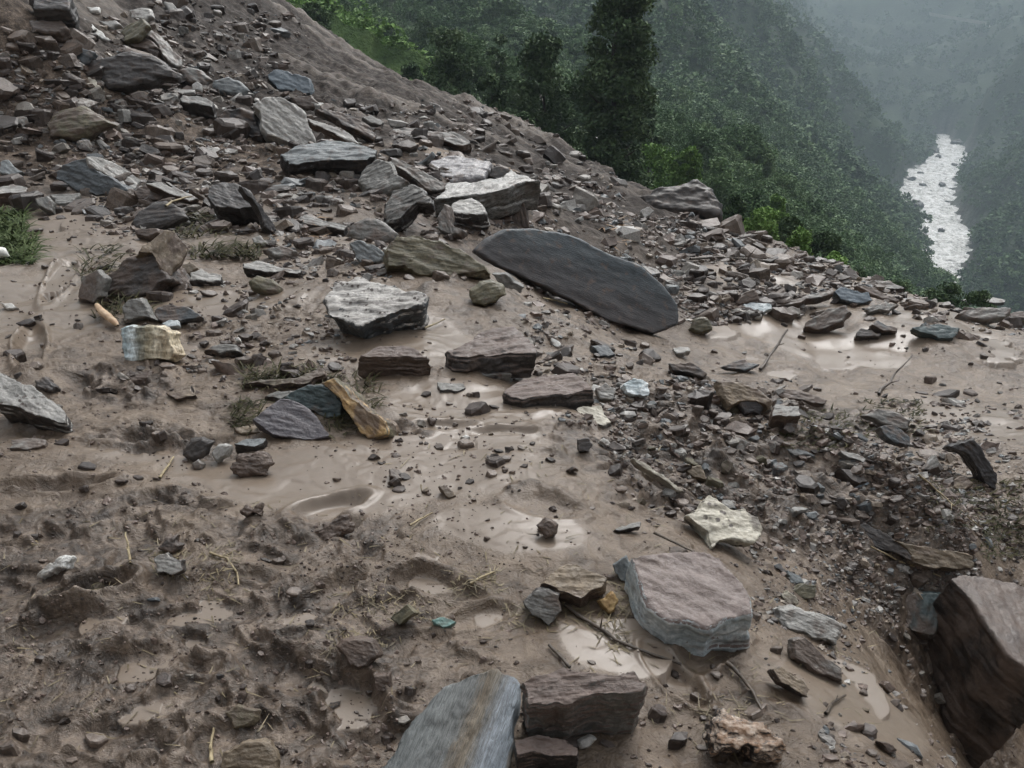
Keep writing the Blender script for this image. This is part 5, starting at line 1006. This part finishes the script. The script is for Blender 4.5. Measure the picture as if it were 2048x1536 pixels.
# forest
def far_hit(px, py):
    d = ray(px, py); k = d[2]/d[1]; s = d[0]/d[1]; y = 9.*(2400/9.)**np.linspace(0, 1, 4000); z = fz(s*y, y); g = CH+k*y-z
    i = np.argmax(g < 0) if (g < 0).any() else 3999; return np.array([s*y[i], y[i], z[i]])
def crown_pts(n, h, r, seed, K=9, low=.25, cone=.0, cs=(.28, .5)):
    q = np.random.default_rng(seed); P = []
    for k in range(K):
        t = q.uniform(low, 1); rr_ = r*(math.sin(math.pi*min(1, (t-low)/(1-low)*.85+.12))**.6)*(1-cone*t); a = q.uniform(0, 6.283); c = np.array([math.cos(a)*rr_*(rad_ := q.uniform(.15, .85)**.7), math.sin(a)*rr_*rad_, t*h])
        s = r*q.uniform(*cs); m_ = n//K; p = q.normal(size=(m_, 3)); p /= np.linalg.norm(p, axis=1)[:, None]; P.append(c+p*s*q.uniform(.45, 1.05, (m_, 1))*[1, 1, .75])
    return np.concatenate(P)
fm = leaf_mat('forest_leaves', (.048, .084, .038), (.086, .142, .066), (.145, .212, .10), .10)
fm_b = leaf_mat('bright_leaves', (.085, .15, .040), (.135, .23, .062), (.20, .32, .10), .5)
fm_d = leaf_mat('dark_leaves', (.040, .068, .032), (.066, .104, .048), (.11, .155, .075), .9)
trunkm = plain_mat('tree_bark', (.018, .013, .010), (.045, .034, .026), 6, .8, (1, 1, .2))
protos = {n_: [leaves(crown_pts(n_, 1.0, .42, 50+i, K=8), (1.5/math.sqrt(n_)), .75) for i in range(6)] for n_ in (1500, 480, 150, 60)}
rf = np.random.default_rng(31); Vs, Fs, oo = [], [], 0; cntt = 0
px = rf.uniform(450, 2250, 26000); lg = rf.uniform(0, 1, 26000); yy = 40*(2000/40.)**(lg**.8); ss = (px-1024)/FPX*1.08
xx = ss*yy; zz_ = fz(xx, yy); ddv = fbil(dist-rw, xx, yy); fld = fbil(fieldv, xx, yy); ridge_y = np.interp(ss, RS, RY)
ok = (ddv > 3) & ((fld < .3) | (rf.random(26000) < .03)) & (yy > ridge_y+10) & ~((ss > -.26) & (ss < -.07) & (yy < 78)) & ~((ss > .10) & (ss < .27) & (yy < 80))
# thin out where the sight line cannot reach
vis_k = (zz_+6-CH)/yy; horizon = {}
for i in np.argsort(yy):
    if not ok[i]: continue
    b = int(ss[i]*250); h0 = horizon.get(b, -9.)
    if vis_k[i] < h0-.004: continue
    horizon[b] = max(h0, (zz_[i]-1-CH)/yy[i]); y = yy[i]
    d_ = math.hypot(xx[i], y); h = rf.uniform(5.5, 10.5)*(1+.35*min(d_/900, 1))*(.7 if y < 330 else 1) if y > 170 else rf.uniform(2.2, 4.8)
    if fld[i] > .3: h *= .5
    V0, F0 = protos[1500 if y < 95 else 480 if y < 240 else 150 if y < 600 else 60][rf.integers(6)]
    a = rf.uniform(0, 6.28); c_, s_ = math.cos(a), math.sin(a); wf = h*rf.uniform(.85, 1.5)
    V = np.stack([(V0[:, 0]*c_-V0[:, 1]*s_)*wf+xx[i], (V0[:, 0]*s_+V0[:, 1]*c_)*wf+y, (V0[:, 2]-.12)*h+zz_[i]], 1); Vs.append(V.astype(np.float32)); Fs.append(F0+oo); oo += len(V); cntt += 1
forest = mesh_np('forest', np.concatenate(Vs), np.concatenate(Fs), fm, smooth=False); tag(forest, 'dense green forest covering the far valley sides', 'forest', kind='stuff')
Vs, Fs, oo = [], [], 0; q5 = np.random.default_rng(77); n5 = 9000; s5 = np.where(q5.random(n5) < .7, q5.uniform(-.45, -.03, n5), q5.uniform(.09, .28, n5)); y5 = np.where(s5 < 0, q5.uniform(60, 165, n5), q5.uniform(38, 80, n5)); x5 = s5*y5; z5 = fz(x5, y5); f5 = fbil(fieldv, x5, y5)
for i in np.nonzero(f5 > .35)[0][:5200]:
    V0, F0 = protos[60][q5.integers(6)]; h = q5.uniform(.4, 1.1) if q5.random() < .93 else q5.uniform(1.2, 2.2); Vs.append(V0*[h*1.3, h*1.3, h]+[x5[i], y5[i], z5[i]-.15*h]); Fs.append(F0+oo); oo += len(V0)
scrub = mesh_np('scrub', np.concatenate(Vs), np.concatenate(Fs), fm_b, smooth=False); tag(scrub, 'light green low scrub on the terraced fields and the mossy clearing', 'scrub', kind='stuff')
print('forest trees', cntt, 'faces', len(forest.data.polygons))

def tree(label, px, py, Y, h, r, n, seed, mat=fm_d, leaf=.22, K=16, low=.2, trunk=.25, cat='tree', group='trees standing beyond the debris ridge', cone=.0, name='tree'):
    """px,py: where the foot of the trunk stands in the photo (may be hidden by the ridge)"""
    d = ray(px, py); s = d[0]/d[1]; x = s*Y; z = float(fz(x, Y)); top = h
    q = np.random.default_rng(seed); root = empty(name, (x, Y, z)); tag(root, label, cat, group)
    zz = np.linspace(-.6, h*.9, 14); path = np.stack([.12*r*perlin(zz*.35+seed, zz*0), .12*r*perlin(zz*.35, zz*0+seed), zz], 1); parts = [tube(path, np.interp(zz, [0, h*.9], [trunk, trunk*.12]), 9)]
    for k in range(K):
        t = q.uniform(low, .9); a = q.uniform(0, 6.283); L = r*q.uniform(.5, .9)*(1-cone*t); b = path[int(t*13)]; u = np.linspace(0, 1, 6)[:, None]
        parts.append(tube(b+u*np.array([math.cos(a), math.sin(a), .45])*L+np.array([0, 0, .15*L])*u**2, np.linspace(trunk*.32, trunk*.06, 6), 5))
    V, F = merge(parts); t_ = mesh_np('trunk', V, F, trunkm); t_.parent = root
    P = crown_pts(n, h, r, seed, K*6, low, cone, (.2, .42)); P[:, :2] += r*.16*np.stack([perlin(P[:, 2]*.5+seed, P[:, 2]*0), perlin(P[:, 2]*.5, P[:, 2]*0+seed)], 1); V, F = leaves(P, leaf, .6); c_ = mesh_np('crown', V, F, mat, smooth=False); c_.parent = root
    return root
def top_h(px, ytop, Y, z0): return float(at(px, ytop, Y)[2]-z0)
def tree_to(label, px, ytop, wpx, Y, **k):
    """tree whose crown reaches photo row ytop and is wpx wide at distance Y"""
    s = ray(px, 300)[0]/ray(px, 300)[1]; z = float(fz(s*Y, Y)); h = max(top_h(px, ytop, Y, z), 1.5)
    if k.pop('squat', 0): k['low'] = max(.05, 1-1.3*(wpx/FPX*Y)/h)
    return tree(label, px, 300, Y, h, wpx/2/FPX*Y*1.0, **k)
tree_to('tallest dark leafy tree, crown cut by the top edge, right behind the debris ridge', 1222, -60, 165, 42, n=60000, seed=1, leaf=.20, K=26, low=.22, trunk=.34)
tree_to('dark tree left of the tall tree, standing beside the terraced fields', 900, 58, 125, 52, n=24000, seed=2, leaf=.2, K=14, low=.1)
tree_to('wide dark tree directly left of the tallest tree', 1085, 76, 150, 46, n=30000, seed=3, leaf=.2, K=16, low=.1)
tree_to('small round dark tree behind, between the two dark trees', 995, 78, 70, 62, n=9000, seed=4, leaf=.25, K=10)
tree_to('bushy tree low in the gap between the dark trees', 985, 150, 90, 44, n=12000, seed=5, leaf=.2, K=12)
tree_to('dark tree low on the right side of the tallest tree', 1300, 210, 70, 60, n=8000, seed=6, leaf=.25, K=10)
tree_to('broad flat crowned tree right of the green clearing', 1480, 262, 130, 95, n=15000, seed=7, leaf=.3, K=14, mat=fm)
tree_to('dark rounded tree behind the dark earth mound', 1440, 325, 110, 62, n=12000, seed=8, leaf=.24, K=12, mat=fm)
tree_to('dark bushy tree right of the dark earth mound', 1520, 385, 100, 50, n=12000, seed=9, leaf=.2, K=12, mat=fm)
tree_to('round tree at the right end of the green clearing', 1400, 262, 70, 80, n=7000, seed=10, leaf=.3, K=10, mat=fm)
for i, (px, yt, wp, Y, lab, br) in enumerate([(1380,300,80,48,'bright green bush at the right end of the mossy clearing',1),(1310,302,130,52,'bright green leafy bush on the mossy clearing beside the tall tree',1),(1550,424,90,24,'light green bush above the pale debris, left one',1),(1625,466,110,20,'yellow green bush at the slope edge above the pale debris, middle one',1),
    (1700,512,90,18,'light green bush low at the slope edge, right one',1),(1600,440,70,30,'dark bush behind the yellow green bush',0),(1480,395,70,30,'dark bush above the right foot of the earth mound',0),(1680,470,90,32,'dark leafy bush above the light green bush at the slope edge',0),(1770,545,90,26,'dark bush at the lower end of the slope edge',0),(1850,568,90,26,'dark bush under the foot of the river',0),
    (1960,575,110,30,'dark bush right of the river foot at the slope edge',0),(2040,590,90,24,'dark bush cut by the right edge above the slope',0),(650,10,60,60,'dark bush near the top of the ridge, left of the terraces',0),(700,80,50,55,'round dark bush on the ridge below the top left terraces',0),(735,120,45,50,'small dark bush beside the lower terraces',0),(830,135,60,60,'dark bush in front of the lower terraces',0),
    (770,60,60,110,'dark bush on the upper terrace step',0),(860,40,60,120,'leafy green bush above the terraces',0),(680,45,50,90,'mid green bush at the upper left end of the terraces',1),(840,90,50,100,'dark bush at the right end of the middle terrace',0),(1150,300,60,32,'low dark bush under the wide dark tree at the ridge',0),(1040,225,60,34,'low bush on the ridge under the small round tree',0),(1570,395,60,50,'mid green bush on the forest slope right of the dark earth mound',1)]):
    tree_to(lab, px, yt, wp, Y, n=9000, seed=40+i, mat=fm_b if br else fm_d, squat=True, leaf=min(.09*max(Y/24, 1), .24), K=8, low=.05, trunk=.06, cat='bush', group='bushes along the slope edge', name='bush')
V = None
# far track and hut across the valley
P0_, P1_ = far_hit(1855, 42), far_hit(1968, 62); u = np.linspace(0, 1, 40); tx_ = P0_[0]+(P1_[0]-P0_[0])*u; ty_ = P0_[1]+(P1_[1]-P0_[1])*u; tz_ = P0_[2]+(P1_[2]-P0_[2])*u+7
trk = mesh_np('track', np.concatenate([np.stack([tx_, ty_, tz_+5], 1), np.stack([tx_, ty_-4, tz_], 1)]), np.array([(i, i+1, 41+i, 40+i) for i in range(39)]), plain_mat('pale_track', (.45, .43, .38), (.6, .57, .5), .1, .8)); tag(trk, 'thin pale track across the far valley side', kind='structure')
hp = P1_; root = empty('hut', (hp[0], hp[1]-6, float(fz(hp[0], hp[1]))+3)); tag(root, 'tiny white hut at the end of the pale track, far across the valley', 'hut')
bm = bmesh.new(); bmesh.ops.create_cube(bm, size=1); bmesh.ops.scale(bm, vec=(12, 7, 6), verts=bm.verts); root.scale = (.5, .5, .5); bmesh.ops.translate(bm, vec=(0, 0, 3), verts=bm.verts); me = bpy.data.meshes.new('wall'); bm.to_mesh(me); bm.free(); me.materials.append(plain_mat('whitewash', (.7, .7, .68), (.8, .8, .78), 1)); o = bpy.data.objects.new('wall', me); C.objects.link(o); o.parent = root
me = bpy.data.meshes.new('roof'); me.from_pydata([(-6.6, -4.2, 6.003), (6.6, -4.2, 6.003), (6.6, 4.2, 6.003), (-6.6, 4.2, 6.003), (-6.6, 0, 9), (6.6, 0, 9)], [], [(0, 1, 5, 4), (2, 3, 4, 5), (0, 4, 3), (1, 2, 5), (3, 2, 1, 0)]); me.materials.append(plain_mat('tin_roof', (.4, .4, .4), (.55, .55, .55), 1)); o = bpy.data.objects.new('roof', me); C.objects.link(o); o.parent = root
# haze of the wet valley air
bm = bmesh.new(); bmesh.ops.create_cube(bm, size=1); hm = bpy.data.materials.new('haze'); hm.use_nodes = True; nt = hm.node_tree; nt.nodes.remove(nt.nodes['Principled BSDF'])
pv = nt.nodes.new('ShaderNodeVolumePrincipled'); pv.inputs['Color'].default_value = (.41, .49, .555, 1); pv.inputs['Density'].default_value = .00066; nt.links.new(pv.outputs[0], nt.nodes['Material Output'].inputs['Volume'])
ztop = float(max(FZ.max(), 30))+40
me = bpy.data.meshes.new('haze'); bm.to_mesh(me); bm.free(); o = bpy.data.objects.new('haze', me); C.objects.link(o); me.materials.append(hm)
zbot = float(min(FZ.min(), zz.min()))-6; o.scale = (5400, 2640, ztop-zbot); o.location = (240, 1090+60, (ztop+zbot)/2); tag(o, 'damp bluish haze filling the valley', 'haze', kind='stuff')
print('done')
